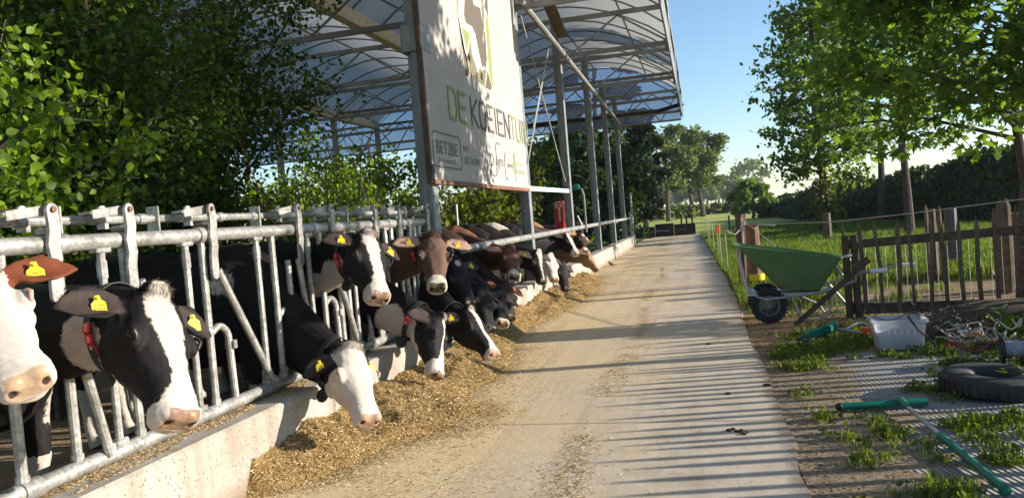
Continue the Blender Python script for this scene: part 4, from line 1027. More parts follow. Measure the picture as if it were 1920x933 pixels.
def sprays(rng, base, tip, n_sub, n_leaf, sub_len, leaf_off, flat=.45):
    """leaf positions along side shoots of a branch base->tip; returns points and shoot polylines"""
    base, tip = np.asarray(base), np.asarray(tip); ax = unit(tip - base); pts = []; sh = []
    L = np.linalg.norm(tip - base)
    for k in range(n_sub):
        t = rng.uniform(.25, 1.0); b = base + (tip - base) * t
        dr = rng.normal(size=3); dr[2] *= flat; dr = unit(dr + ax * .8); ln = sub_len * rng.uniform(.5, 1.2) * (1.15 - .5 * t)
        e = b + dr * ln + V(0, 0, -.06 * ln); sh.append((b, e))
        tt = rng.random(n_leaf) ** .7; pts.append(b + (e - b) * tt[:, None] + rng.normal(size=(n_leaf, 3)) * leaf_off * np.array([1, 1, .6]))
    return np.concatenate(pts), sh
def limb_tree(name, label, base, h, crown_z, rad_fn, n_limb, mat, leaf, seed, trunk_r, n_sub=14, n_leaf=9, sub=.7, off=.12, group=None, lean=(0, 0), rise=.25, cat='tree', az=None, bark='bark', shoots=True, mult=1):
    r = np.random.default_rng(seed); base = np.asarray(base, float)
    root = thing(name, label, cat, tuple(base), group); tk = MB(); P = []
    top = base + V(lean[0], lean[1], h)
    path = [base + (top - base) * t + V(r.normal() * .03 * h * .2, r.normal() * .03 * h * .2, 0) * (t > 0) for t in np.linspace(0, 1, 8)]
    tk.tube(path, [trunk_r * (1.25 if q == 0 else 1) * (1 - .88 * q / 7) for q in range(8)], 10)
    for k in range(n_limb):
        t = (k + r.random()) / n_limb; z = crown_z + (h - crown_z) * t * .97; f = z / h
        a = k * 2.399 + r.normal() * .3 if az is None else r.uniform(*az); R = rad_fn(t) * r.uniform(.75, 1.12)
        b = base + (top - base) * f; e = b + V(math.cos(a) * R, math.sin(a) * R, rise * R + r.normal() * .08 * R)
        mid = (b + e) / 2 + V(0, 0, .08 * R); rr = max(.006, trunk_r * .38 * (1 - .8 * t))
        tk.tube([b, mid, e], [rr, rr * .6, rr * .2], 6)
        p, s = sprays(r, b + (e - b) * .02, e, n_sub, n_leaf, sub * (.45 + .55 * R / max(rad_fn(.2), .1)), off); P.append(p)
        if shoots:
            for (x0, x1) in s[::2]: tk.tube([x0, x1], [rr * .25 + .002, .002], 4, cap=False)
    tk.build('trunk', MAT[bark], root)
    P = np.concatenate(P)
    crown('crown', P, leaf * r.uniform(.65, 1.25, len(P)), mat, root, seed + 1, up=.7, spread=.9, maple='maple' in name)
    return root
# --- trees along the right
limb_tree('young_tree', 'tall young lime tree with layered crown, leftmost of the big trees at right', (4.55, 31.0, 0), 10.4, 1.9, lambda t: 2.6 * (1 - t) ** .75 * (.55 + .9 * min(t * 3, 1) * .5) + .25, 50, MAT['leaf_lime'], .20, 101, .17, n_sub=18, n_leaf=11, sub=1.15, off=.17, group='young trees beside the lane', rise=.18)
limb_tree('young_tree', 'young lime tree with thin pale trunk rising behind the middle of the picket fence', (5.75, 24.0, 0), 9.2, 2.9, lambda t: 2.5 * (1 - t) ** .6 + .25, 40, MAT['leaf_lime'], .18, 111, .12, n_sub=16, n_leaf=10, sub=1.0, off=.16, group='young trees beside the lane', lean=(-.1, 0))
limb_tree('young_tree', 'darker young tree just right of the leftmost lime and half behind it', (7.6, 36.0, 0), 10.5, 2.6, lambda t: 2.7 * (1 - t) ** .7 + .25, 30, MAT['leaf_lime'], .22, 121, .16, n_sub=11, n_leaf=9, sub=1.1, off=.18, group='young trees beside the lane')
limb_tree('maple_tree', 'maple with large leaves overhanging the picket fence at the right edge', (ony(1912, 300, 10.1)[0], 10.1, 0), 4.7, 1.75, lambda t: 2.0 * (1 - t) ** .35 + .2, 30, MAT['leaf_maple'], .135, 131, .075, n_sub=22, n_leaf=8, sub=.8, off=.13, rise=.22, az=(math.radians(172), math.radians(285)))
# a tree just outside the frame whose shade falls on the banner and the shrubs
limb_tree('maple_tree', 'maple standing to the right outside the picture, shading banner and shrubs', (5.75, 8.2, 0), 7.2, 3.85, lambda t: 2.3 * (1 - t) ** .8 + .2, 30, MAT['leaf_maple'], .17, 141, .11, n_sub=22, n_leaf=9, sub=.75, off=.13)
# low shoots on the first lime's trunk
r = np.random.default_rng(151); P = V(4.35, 30.7, 1.2) + r.normal(size=(420, 3)) * V(.28, .3, .55) + V(.25, 0, 0); tr = [o_ for o_ in bpy.data.objects if o_.name == 'young_tree'][0]
crown('trunk_shoots', P, .19 * r.uniform(.6, 1.2, 420), MAT['leaf_yellow'], tr, 152, up=.6)
# --- shrubs behind the cows
def shrub(name, label, base, stems, mat, leaf, seed, n_sub=26, n_leaf=12, sub=.6, off=.09, group=None, bark='bark', cat='shrub', r0=.03):
    r = np.random.default_rng(seed); base = np.asarray(base, float); root = thing(name, label, cat, tuple(base), group); tk = MB(); P = []
    for (dx, dy, h) in stems:
        e = base + V(dx, dy, h); b = base + V(r.normal() * .12, r.normal() * .12, 0)
        m1 = b + (e - b) * .4 + V(-dx * .18, -dy * .18, h * .12); tk.tube([b, m1, e], [r0, r0 * .7, r0 * .2], 6)
        for (u, w) in ((b + (m1 - b) * .4, m1), (m1, e)):
            p, s = sprays(r, u, w, n_sub, n_leaf, sub, off); P.append(p)
            for (x0, x1) in s[::2]: tk.tube([x0, x1], [.007, .003], 4, cap=False)
    tk.build('stems', MAT[bark], root); P = np.concatenate(P)
    P = P[P[:, 2] > .25]
    crown('foliage', P, leaf * r.uniform(.6, 1.25, len(P)), mat, root, seed + 1, up=.6, spread=.9)
    return root
G_SH = 'hazel shrubs behind the cows'
def stems(n, R, h, seed, bias=(0, 0)):
    r = np.random.default_rng(seed); out = []
    for k in range(n):
        a = k * 2.4 + r.normal() * .3; q = R * r.uniform(.25, 1.0); out.append((q * math.cos(a) + bias[0], q * math.sin(a) + bias[1], h * r.uniform(.55, 1.05)))
    return out
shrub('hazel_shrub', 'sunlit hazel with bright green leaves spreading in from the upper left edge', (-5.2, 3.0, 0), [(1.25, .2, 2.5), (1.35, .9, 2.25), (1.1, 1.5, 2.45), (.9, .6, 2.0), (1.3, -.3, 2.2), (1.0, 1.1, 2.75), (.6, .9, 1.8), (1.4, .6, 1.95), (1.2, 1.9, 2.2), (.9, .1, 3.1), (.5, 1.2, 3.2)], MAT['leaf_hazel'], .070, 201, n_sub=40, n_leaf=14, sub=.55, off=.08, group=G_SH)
shrub('hazel_shrub', 'dark dense hazel behind the first latch levers', (-5.6, 5.6, 0), stems(18, 1.6, 4.2, 3, (.3, .4)), MAT['leaf_hazel_shaded'], .064, 211, n_sub=66, n_leaf=15, sub=.8, off=.14, group=G_SH)
shrub('hazel_shrub', 'dark hazel reaching up to the roof left of the banner post', (-6.3, 8.2, 0), stems(18, 1.9, 4.4, 4, (.3, 0)), MAT['leaf_hazel_shaded'], .068, 221, n_sub=66, n_leaf=15, sub=.85, off=.14, group=G_SH)
shrub('hazel_shrub', 'dark hazel at the far left in the shade behind the sunlit one', (-7.2, 5.2, 0), stems(16, 1.9, 4.6, 5), MAT['leaf_hazel_shaded'], .08, 231, n_sub=52, n_leaf=14, sub=.9, off=.15, group=G_SH)
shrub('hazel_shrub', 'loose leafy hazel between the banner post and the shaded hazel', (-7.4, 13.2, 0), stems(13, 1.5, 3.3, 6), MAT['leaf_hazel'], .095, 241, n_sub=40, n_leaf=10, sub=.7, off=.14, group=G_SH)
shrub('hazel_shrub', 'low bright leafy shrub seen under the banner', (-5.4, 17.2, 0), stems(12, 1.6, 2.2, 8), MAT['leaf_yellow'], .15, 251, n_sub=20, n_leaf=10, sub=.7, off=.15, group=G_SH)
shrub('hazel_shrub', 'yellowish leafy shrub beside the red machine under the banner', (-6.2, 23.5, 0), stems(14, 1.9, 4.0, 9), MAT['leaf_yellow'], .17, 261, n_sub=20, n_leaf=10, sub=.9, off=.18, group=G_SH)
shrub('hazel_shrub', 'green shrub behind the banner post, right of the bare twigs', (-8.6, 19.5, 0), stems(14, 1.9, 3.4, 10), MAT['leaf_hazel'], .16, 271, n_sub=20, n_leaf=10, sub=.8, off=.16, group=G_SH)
shrub('hazel_shrub', 'dark tall hazel at the back left of the barn', (-11.5, 13.5, 0), stems(14, 2.4, 4.6, 12), MAT['leaf_hazel'], .17, 281, n_sub=22, n_leaf=10, sub=1.0, off=.2, group=G_SH)
# bare twigs
o = MB(); r = np.random.default_rng(301)
for k in range(26):
    b = V(ony(655, 400, 8.6)[0] + r.normal() * .25, 8.6 + r.normal() * .3, .4); e = b + V(r.normal() * .5, r.normal() * .6, r.uniform(1.2, 2.6)); m = (b + e) / 2 + V(r.normal() * .15, r.normal() * .15, 0)
    o.tube([b, m, e], [.012, .008, .003], 5)
    for q in range(3):
        s_ = m + (e - m) * r.random(); o.tube([s_, s_ + V(r.normal() * .25, r.normal() * .25, r.uniform(.05, .4))], [.005, .002], 4, cap=False)
tag(o.build('bare_shrub', MAT['twig']), 'bare pinkish twigs rising left of the banner post', 'shrub')
for q, (x0, y0, x1, y1, lab) in enumerate(((855, 383, 858, 424, 'thin pale stake standing behind the brown cow under the banner'), (1082, 404, 1090, 420, 'short pale stake just right of the red machine'))):
    a_, b_ = ony(x0, y0, 15.5 + q * 4), ony(x1, y1, 15.5 + q * 4); o = MB(); o.tube([(b_[0], b_[1], 0), b_, a_], .025, 8); tag(o.build('stake', MAT['alu']), lab, 'stake')
# --- trees behind the barn
def blob_tree(name, label, base, h, w, cz, mat, leaf, seed, n, trunk_r, trunks=((0, 0),), group=None, nb=11, cat='tree', squash=.75):
    r = np.random.default_rng(seed); base = np.asarray(base, float); root = thing(name, label, cat, tuple(base), group); tk = MB(); P = []
    for (tx, ty) in trunks:
        b = base + V(tx, ty, 0); e = b + V(tx * .25, ty * .2, h * .82); tk.tube([b, (b + e) / 2 + V(.02 * h * r.normal(), 0, 0), e], [trunk_r * 1.2, trunk_r * .8, trunk_r * .2], 8)
        for k in range(nb):
            t = (k + .5) / nb; a = k * 2.4 + r.normal() * .4; z = cz + (h * .92 - cz) * t
            R = w * .5 * math.sin(math.pi * min(.12 + .82 * t, 1)) ** .6 * r.uniform(.55, 1.0)
            s0 = b + (e - b) * min(.95, max(.2, (z - .12 * h) / (h * .82))); c = b + V(math.cos(a) * R, math.sin(a) * R, z)
            tk.tube([s0, (s0 + c) / 2 + V(0, 0, -.02 * h), c], [trunk_r * .35, trunk_r * .22, trunk_r * .06], 5)
            m = n // (nb * len(trunks)); rad = w * .135 * r.uniform(.7, 1.25); q = r.normal(size=(m, 3)); q /= np.linalg.norm(q, axis=1, keepdims=True); q *= (r.random((m, 1)) ** .42)
            lump = 1 + .35 * np.sin(q @ r.normal(size=3) * 5)[:, None]
            P.append(c + q * rad * lump * np.array([1.25, 1.25, squash]))
    tk.build('trunk', MAT['bark'], root); P = np.concatenate(P)
    crown('crown', P, leaf * r.uniform(.6, 1.3, len(P)), mat, root, seed + 1, up=.5)
    return root
def at(px, py, Y, z=None):
    p = ony(px, py, Y); return V(p[0], p[1], 0 if z is None else z)
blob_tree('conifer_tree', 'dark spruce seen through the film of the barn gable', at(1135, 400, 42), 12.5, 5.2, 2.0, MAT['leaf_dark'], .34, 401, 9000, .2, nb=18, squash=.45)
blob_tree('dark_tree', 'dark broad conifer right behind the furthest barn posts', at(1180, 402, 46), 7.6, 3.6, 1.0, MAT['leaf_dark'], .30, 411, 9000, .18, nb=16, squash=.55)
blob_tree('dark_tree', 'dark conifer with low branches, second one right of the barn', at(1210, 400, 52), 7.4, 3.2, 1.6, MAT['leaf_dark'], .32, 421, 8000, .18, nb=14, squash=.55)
GM = 'oak trees in the meadow'
blob_tree('oak_tree', 'light green oak just right of the dark conifers', at(1252, 392, 78), 9.8, 6.4, 3.4, MAT['leaf_far'], .36, 431, 7000, .22, nb=14, group=GM)
blob_tree('oak_tree', 'tall oak with two trunks standing alone in the meadow', at(1309, 393, 88), 10.4, 5.6, 3.8, MAT['leaf_far'], .34, 441, 13000, .24, trunks=((-.5, 0), (.55, .4)), nb=13, group=GM)
blob_tree('oak_tree', 'oak behind the barn at the middle post with yellowish leaves', at(1030, 410, 48), 6.8, 8, 1.2, MAT['leaf_far'], .36, 451, 9000, .22, nb=14, group=None)
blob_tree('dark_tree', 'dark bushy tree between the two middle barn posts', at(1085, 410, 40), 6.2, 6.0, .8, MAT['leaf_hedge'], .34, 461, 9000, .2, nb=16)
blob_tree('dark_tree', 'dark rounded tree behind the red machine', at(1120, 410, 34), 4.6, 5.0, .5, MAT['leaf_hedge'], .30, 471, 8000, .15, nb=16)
# far tree line, one tree each
r = np.random.default_rng(501); far_labels = []
k_ = 0
for px in list(range(1180, 1420, 15)) + list(range(560, 1120, 40)) + list(range(20, 560, 60)):
    Y = r.uniform(230, 330); hh = r.uniform(7, 11) * (1.5 if 1375 < px < 1420 else 1.0); b = at(px + r.uniform(-5, 5), 380, Y, 1.3)
    blob_tree('far_tree', 'hazy tree in the far tree line beyond the meadow', b, hh, hh * r.uniform(.9, 1.3), hh * .22, MAT['leaf_far'], 1.1, 600 + k_, 900, .3, group='hazy trees of the far tree line', nb=9); k_ += 1
# bushes along the meadow edge
for q, px in enumerate((1200, 1222, 1265, 1283, 1296, 1336, 1372, 1386)):
    Y = 86 + 6 * (q % 3) if px < 1330 else 100; hh = 1.5
    blob_tree('meadow_bush', 'low bush in the row along the meadow edge under the oaks', at(px, 395, Y), hh, hh * 1.7, .2, MAT['leaf_far'], .33, 700 + q, 1100, .05, group='bushes along the meadow edge', nb=7, cat='bush')
blob_tree('grey_bush', 'greyish leafy bush at the left end of the hedge', at(1412, 400, 62), 2.9, 3.6, .4, MAT['leaf_lime'], .26, 721, 7000, .1, nb=16, cat='bush')
# --- hedge
r = np.random.default_rng(801)
def hedge_line(t): return np.stack([6.4 + 4.2 * (1 - t) + .5 * np.sin(t * 9), 27 + 38 * t, 0 * t], 1)
n = 60000; t = r.random(n) ** 1.3; c = hedge_line(t); a = r.uniform(0, np.pi, n); rad = .80 + .35 * r.random(n) ** .4 * (r.random(n) < .9)
H = 2.0 * (1 - .4 * t) * (.75 + .5 * fbm(t * 22, t * 0, 61)); lump = .75 + .5 * fbm(t * 60, a * 2.2, 67)
P = c + np.stack([np.cos(a) * 1.7 * rad * lump, r.normal(0, .15, n), np.abs(np.sin(a)) ** .7 * H * rad * lump], 1)
hed = thing('hedge', 'long dark overgrown hedge bank along the right behind the trees', 'hedge', (8, 40, 0))
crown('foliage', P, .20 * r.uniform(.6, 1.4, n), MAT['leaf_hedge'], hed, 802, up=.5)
o = MB(); tt = np.linspace(0, 1, 40); cl = hedge_line(tt)
o.rings([[cl[q] + V(math.cos(a) * 1.15, 0, max(0, math.sin(a)) * (1.15 - .45 * tt[q]) * (.9 + .2 * math.sin(q * 1.7))) for a in np.linspace(0, 2 * math.pi, 12, endpoint=False)] for q in range(40)]); o.build('bank', MAT['soil_dark'], hed)
# weedy bank between hedge and fence is grass, below
# ================================================================== GRASS
def blades(name, x, y, z0, h, w, lean, mat, seed, label, cat='grass'):
    r = np.random.default_rng(seed); n = len(x); a = r.uniform(0, 2 * np.pi, n); l = np.abs(r.normal(0, lean, n)) + .1; hh = h * r.uniform(.45, 1.25, n)
    d = np.stack([np.cos(a), np.sin(a), 0 * a], 1); s = np.stack([-np.sin(a), np.cos(a), 0 * a], 1) * (w * r.uniform(.6, 1.4, n))[:, None]; z = np.array([[0, 0, 1.0]])
    b = np.stack([x, y, np.broadcast_to(z0, (n,))], 1); m = b + z * (hh * .6)[:, None] + d * (hh * l * .35)[:, None]; t = b + z * (hh * (1 - .25 * l))[:, None] + d * (hh * l)[:, None]
    v = np.stack([b - s, b + s, m + s * .75, m - s * .75, t, t + s * .08], 1).reshape(-1, 3); i0 = (np.arange(n) * 6)[:, None]
    f = np.stack([i0 + np.array([[0, 1, 2, 3]]), i0 + np.array([[3, 2, 5, 4]])], 1).reshape(-1, 4)
    return tag(fast_mesh(name, v, f, mat), label, cat, kind='stuff')
r = np.random.default_rng(901)
def scatter(n, x0, x1, y0, y1, fn):
    x = r.uniform(x0, x1, n); y = y0 + (y1 - y0) * r.random(n); m = r.random(n) < fn(x, y); return x[m], y[m]
# tufts on the near paving
tx, ty = scatter(3600, .55, 3.6, 2.8, 8.8, lambda x, y: (fbm(x * 1.5 + 3, y * 1.5, 71) + .10 * np.cos(y * 16.5) > .465 + .0 * x) * 1.0 * (fbm(x * 6, y * 6, 72) > .44))
m = ~((ty < 4.9) & (tx < .9) & (r.random(len(tx)) < .6))
def seg_d(x, y, a, b):
    ax_, ay_ = b[0] - a[0], b[1] - a[1]; q = np.clip(((x - a[0]) * ax_ + (y - a[1]) * ay_) / (ax_ ** 2 + ay_ ** 2), 0, 1); return np.hypot(x - a[0] - q * ax_, y - a[1] - q * ay_)
qa, qb, qe = onz(1574, 762, .03), onz(1700, 752, .03), onz(1884, 917, .03)
for s_, e_, w_ in ((qa, qb, .16), (qb, qe, .10)): m &= seg_d(tx, ty, s_, e_) > w_
m &= ~((ty < seg_d(tx, ty, qa, qb) * 0 + qa[1]) & (ty > qa[1] - .4) & (tx < qb[0]) & (r.random(len(tx)) < .6))
tx, ty = tx[m], ty[m]
reps = r.integers(16, 52, len(tx)); X = np.repeat(tx, reps) + r.normal(0, .03, reps.sum()); Y = np.repeat(ty, reps) + r.normal(0, .03, reps.sum()); hs = np.repeat(r.uniform(.02, .085, len(tx)), reps)
blades('paving_grass', X, Y, .0, hs, .0030, .55, MAT['grass'], 11, 'grass tufts growing through the slatted paving')
nw = 9000; q_ = r.integers(0, len(tx), nw); Pw = np.stack([tx[q_] + r.normal(0, .05, nw), ty[q_] + r.normal(0, .05, nw), r.uniform(.004, .05, nw)], 1)
tag(crown('ground_weeds', Pw, .034 * r.uniform(.5, 1.3, nw), MAT['leaf_yellow'], None, 17, up=1.6, droop=-.1), 'small flat leaved weeds between the grass tufts on the paving', 'weeds', kind='stuff')
# verge right of the lane
x, y = scatter(60000, .40, 1.6, 10.2, 38, lambda x, y: np.clip(1.2 - (x - .5) * .6, .1, 1) * (fbm(x * 2, y * 1.2, 73) > .33) * np.clip((y - 9.8) / 1.5, 0, 1) * (x > .44 - (y - 14).clip(0) * .018))
x = x - (y - 14).clip(0) * .018
blades('verge_grass', x, y, .0, .17, .006, .5, MAT['grass'], 12, 'bright grass verge along the right edge of the lane')
# tall grass behind the picket fence
x, y = scatter(90000, .9, 11, 12.2, 27, lambda x, y: (fbm(x * .9, y * .9, 74) > .34) * np.clip((y - 11.6 + 1.2 * (fbm(x, y, 75) - .5)) / 1.0, 0, 1))
blades('tall_grass', x, y, .0, .21 * (.6 + .8 * fbm(x * .8, y * .8, 76)), .008, .45, MAT['grass'], 13, 'tall lit grass behind the picket fence')
x, y = scatter(30000, 1.6, 9, 26, 44, lambda x, y: .9 + 0 * x)
blades('far_grass', x, y, .0, .16, .014, .45, MAT['grass'], 14, 'rough grass below the hedge and beside the lane end')
x, y = scatter(9000, .45, 3.2, 7.6, 12.4, lambda x, y: (fbm(x * 1.6, y * 1.6, 79) > .56) * 1.0)
blades('yard_grass', x, y, .0, .10, .004, .55, MAT['grass'], 15, 'sparse grass around the wheelbarrow and fence foot')
# meadow growth under the barn roof edge and behind the cows
x, y = scatter(50000, -16, -5.2, 9, 40, lambda x, y: (fbm(x * .6, y * .6, 80) > .42) * 1.0)
blades('barn_weeds', x, y, .0, .45, .02, .5, MAT['leaf_hazel'], 16, 'low green weeds on the floor of the barn garden')

MAT['grey_post'] = plain('dark_grey_post', (.09, .09, .095), .7, .2)
# ================================================================== THINGS IN THE FAR PART
sw = thing('scraper_blade', 'dark rusty steel yard scraper lying across the far end of the lane', 'scraper', (-1.8, 38, 0))
pl, pr = onz(1187, 448, 0), onz(1305, 438, 0); pl[1] = pr[1] = 38.3; pl = ony(1187, 446, 38.3); pr = ony(1305, 438, 38.3)
xl, xr = pl[0], pr[0]; xm = xl + (xr - xl) * .36; xn = xl + (xr - xl) * .66
for a, b, h, dy in ((xl, xm, .50, 0), (xm + .02, xn, .62, .05), (xn + .02, xr, .55, 0)):
    o = MB(); o.box(((a + b) / 2, 38.3 + dy, h / 2), (b - a, .10, h), bev=.01); o.box(((a + b) / 2, 38.22 + dy, h - .04), (b - a, .10, .06), bev=.01); o.box(((a + b) / 2, 38.22 + dy, .1), (b - a, .12, .08), bev=.01); o.build('blade_panel', MAT['blade'], sw)
o = MB(); o.bar((xn + .25, 38.16, .28), (xr - .5, 38.16, .28), .08, .06); o.bar((xn + .25, 38.16, .2), (xn + .25, 38.16, .32), .05); o.bar((xr - .5, 38.16, .2), (xr - .5, 38.16, .36), .05); o.build('bracket', MAT['wood'], sw)
o = MB(); o.tube([(xm - .6, 38.15, .2), (xm + .3, 38.13, .3), (xn - .2, 38.13, .25)], .04); o.build('hitch_bar', MAT['post_steel'], sw)
# red machine in the barn
p = at(1052, 415, 22.0); rm = thing('red_machine', 'red feeding machine standing in the barn behind the cows', 'machine', tuple(p))
zz = lambda y, x=1052: ony(x, y, 22.0)[2]
o = MB(); o.box((p[0], 22, zz(377) / 2), (.28, .5, zz(377)), bev=.03); o.build('cabinet', MAT['red'], rm)
o = MB(); o.box((p[0] - .42, 22.2, .75), (.5, .9, .75), bev=.08); o.build('hopper', plain('dark_red', (.12, .008, .01), .5), rm)
o = MB()
for q in range(7): o.box((p[0] + .02, 21.747, zz(392) - .0 - q * .055), (.06, .006, .03))
o.lathe([(.1, 0), (.1, .006), (.075, .006), (.075, 0)], (p[0] + .0, 21.749, zz(384)), V(0, -1, 0), 18); o.box((p[0] + .0, 21.747, zz(384)), (.09, .006, .03)); o.build('decal', MAT['white_ink'], rm)
# thin electric fence pegs
for q, (x0, y0, x1, y1) in enumerate(((1316, 408, 1318, 440), (1322, 410, 1324, 446), (1326, 412, 1329, 456), (1329, 412, 1332, 462), (1336, 420, 1340, 476), (1346, 424, 1349, 486), (1350, 422, 1354, 502), (1361, 431, 1366, 515))):
    b = onz(x1, y1, 0); t_ = ony(x0, y0, b[1]); pg = thing('fence_peg', ['thin pale electric fence peg in the row along the verge', 'electric fence peg with orange top, left of the pair', 'electric fence peg with orange top, right of the pair', 'tallest nearest grey electric fence peg with a bent top'][0 if q < 5 else q - 4], 'fence peg', tuple(b), 'electric fence pegs along the verge')
    h = t_[2]; o = MB(); o.tube([b, (b[0] - .01, b[1], h)], .011, 6); o.build('rod', MAT['alu'], pg)
    o = MB(); o.tube([(b[0] - .01, b[1], h - (.16 if q in (5, 6) else .04)), (b[0] - .01, b[1], h)], .024 if q in (5, 6) else .016, 8)
    if q == 7: o.tube([(b[0] - .01, b[1], h), (b[0] + .06, b[1], h - .03), (b[0] + .07, b[1], h - .07)], .012, 6)
    o.build('cap', MAT['orange'] if q in (5, 6) else MAT['alu'], pg)
for q, (x0, y0, x1, y1) in enumerate(((1277, 402, 1278, 420), (1286, 404, 1288, 424), (1366, 404, 1368, 428), (1297, 402, 1298, 416))):
    Y = 42.0; b = ony(x1, y1, Y); t_ = ony(x0, y0, Y)
    o = MB(); o.box((b[0], Y, t_[2] / 2), (.09, .09, t_[2]), bev=.01)
    tag(o.build('meadow_post', MAT['wood_dark']), ['dark meadow post left of a pair beyond the scraper', 'dark meadow post right of a pair beyond the scraper', 'lone thick dark meadow post behind the pegs', 'short dark meadow post beyond the scraper end'][q], 'post', 'posts of the meadow fence')
o = MB(); o.tube([ony(1286, 408, 42), ony(1320, 411, 42), ony(1366, 408, 42)], .012, 5); tag(o.build('meadow_wire', MAT['wire']), 'pale wire strung between the dark meadow posts', 'wire')
# strainer posts and wires
def wpost(px, ptop, Y, w, mat, label, h0=0, point=False, lean=0, name='wooden_post', group=None, base=None):
    b = ony(px, 450, Y); h = ony(px, ptop, Y)[2]; x = b[0] - (h - 1.0) * 0; o = MB()
    x = ony(px, ptop, Y)[0]
    if point: o.tube([(x, Y, h0), (x + lean * .5, Y, h * .92), (x + lean * .6, Y, h)], [w * .6, w * .55, w * .1], 8)
    else: o.tube([(x, Y, h0), (x + lean, Y, h)], [w * .62, w * .55], 9)
    return tag(o.build(name, MAT[mat]), label, 'post', group)
wpost(1386, 402, 13.4, .13, 'wood_dark', 'dark leaning strainer post with gate hardware, left of the brown one')
wpost(1393, 401, 13.7, .08, 'wood_dark', 'slim dark post standing against the strainer post')
wpost(1409, 421, 12.6, .19, 'wood_red', 'thick red brown post with yellow band behind the wheelbarrow')
o = MB(); x = ony(1409, 421, 12.6)[0]; o.tube([(x + .02, 12.58, .14), (x + .02, 12.58, .24)], .125, 12); tag(o.build('yellow_band', MAT['yellow']), 'yellow band around the foot of the red brown post', 'band')
o = MB(); x = ony(1389, 401, 13.3)[0]
o.tube([(x, 13.25, 1.12), (x, 13.25, .55)], .014); o.tube([(x - .03, 13.24, 1.05), (x + .04, 13.24, 1.05), (x + .05, 13.24, .85)], .01); o.box((x, 13.26, .95), (.05, .03, .10)); tag(o.build('gate_latch', MAT['alu']), 'shiny metal gate handle hooked on the dark strainer post', 'gate handle')
o = MB(); o.tube([onx(1410, 421, ony(1410, 421, 12.6)[0]), ony(1560, 416, 11.5), ony(1700, 401, 10.6), ony(1925, 372, 9.6)], .007, 5); o.tube([ony(1400, 418, 13), ony(1455, 462, 9.7)], .005, 5); o.tube([ony(1418, 421, 12.6), ony(1452, 422, 12), ], .014, 6)
o.tube([ony(1364, 434, 13), ony(1378, 440, 13), ony(1390, 428, 13.3)], .008, 5)
tag(o.build('fence_wire', MAT['wire']), 'electric fence wire running from the brown post to the right edge', 'wire')
wpost(1549, 399, 24.0, .22, 'wood', 'pale sawn stump post in front of the leftmost big tree', group=None)
wpost(1743, 392, 12.4, .14, 'wood_dark', 'dark post with insulators behind the middle of the picket fence')
wpost(1735, 384, 12.2, .05, 'wood', 'thin pointed stake left of the post with insulators', point=True)
wpost(1760, 386, 12.3, .05, 'wood', 'thin pointed stake right of the post with insulators', point=True)
wpost(1781, 390, 14.0, .17, 'grey_post', 'grey flat topped post further back behind the picket fence')
wpost(1874, 374, 10.6, .09, 'wood', 'pointed pale stake left of the pair at the right fence end', point=True)
wpost(1885, 372, 10.6, .09, 'wood', 'pointed pale stake right of the pair at the right fence end', point=True)
wpost(1890, 400, 10.9, .22, 'wood', 'thick pale post behind the pair of pointed stakes')
# ================================================================== PICKET FENCE
def picket(name, label, A, B, seed, mesh=True, wood='wood'):
    r = np.random.default_rng(seed); A, B = V(*A, 0), V(*B, 0); t = unit(B - A); nrm = np.cross(t, V(0, 0, 1)); L = np.linalg.norm(B - A)
    root = thing(name, label, 'fence', tuple(A), 'picket fence panels')
    for z in (.80, .08):
        o = MB(); w_ = (.04, .095 if z > .5 else .12) if mesh else (.006, .006)
        o.bar(A + V(0, 0, z) - nrm * .03, B + V(0, 0, z + (.06 if z > .5 else 0)) - nrm * .03, *w_); o.build('crossbar' if mesh else 'binding_wire', MAT['wood_dark'] if mesh else MAT['wire'], root)
    n = int(L / .158); 
    for k in range(n + 1):
        p = A + t * (.02 + k * (L - .04) / n + r.normal() * .008); h = r.uniform(1.0, 1.12) + (0 if mesh else .04); ln = r.normal() * .025; w = r.uniform(.030, .046) + (0 if mesh else .02); o = MB()
        e = p + t * ln + V(0, 0, h); b = p + V(0, 0, .03); mid = (b + e) / 2 + t * r.normal() * .012
        def rg(c, s): return [c + t * (s * w * .5 * a_) + nrm * (s * .016 * b_ - .015) for a_, b_ in ((-1, -1), (1, -1), (1, 1), (-1, 1))]
        o.rings([rg(b, 1), rg(mid, 1.05), rg(b + (e - b) * .9, 1), rg(e, .15)]); o.build('picket', MAT[wood], root, smooth=0)
    o = MB()
    for p in (A, A + t * .09): o.box(p + V(0, 0, .45), (.07, .07, .92), bev=.008)
    o.build('post', MAT['wood_dark'], root)
    if mesh:
        o = MB()
        for z in np.linspace(.14, .78, 7): o.tube([A + nrm * -.06 + V(0, 0, z), B + nrm * -.06 + V(0, 0, z)], .0017, 4)
        for k in range(int(L / .1)): o.tube([A + t * k * .1 + nrm * -.06 + V(0, 0, .1), A + t * k * .1 + nrm * -.06 + V(0, 0, .8)], .0017, 4)
        o.build('wire_mesh', MAT['wire'], root, smooth=0)
    return root
picket('picket_fence', 'weathered split picket fence panel with wire mesh behind the junk', (1.55, 9.26), (3.30, 8.93), 21)
picket('picket_fence', 'picket fence panel turning towards the camera outside the right edge', (3.38, 8.9), (3.38, .8), 22, mesh=False)
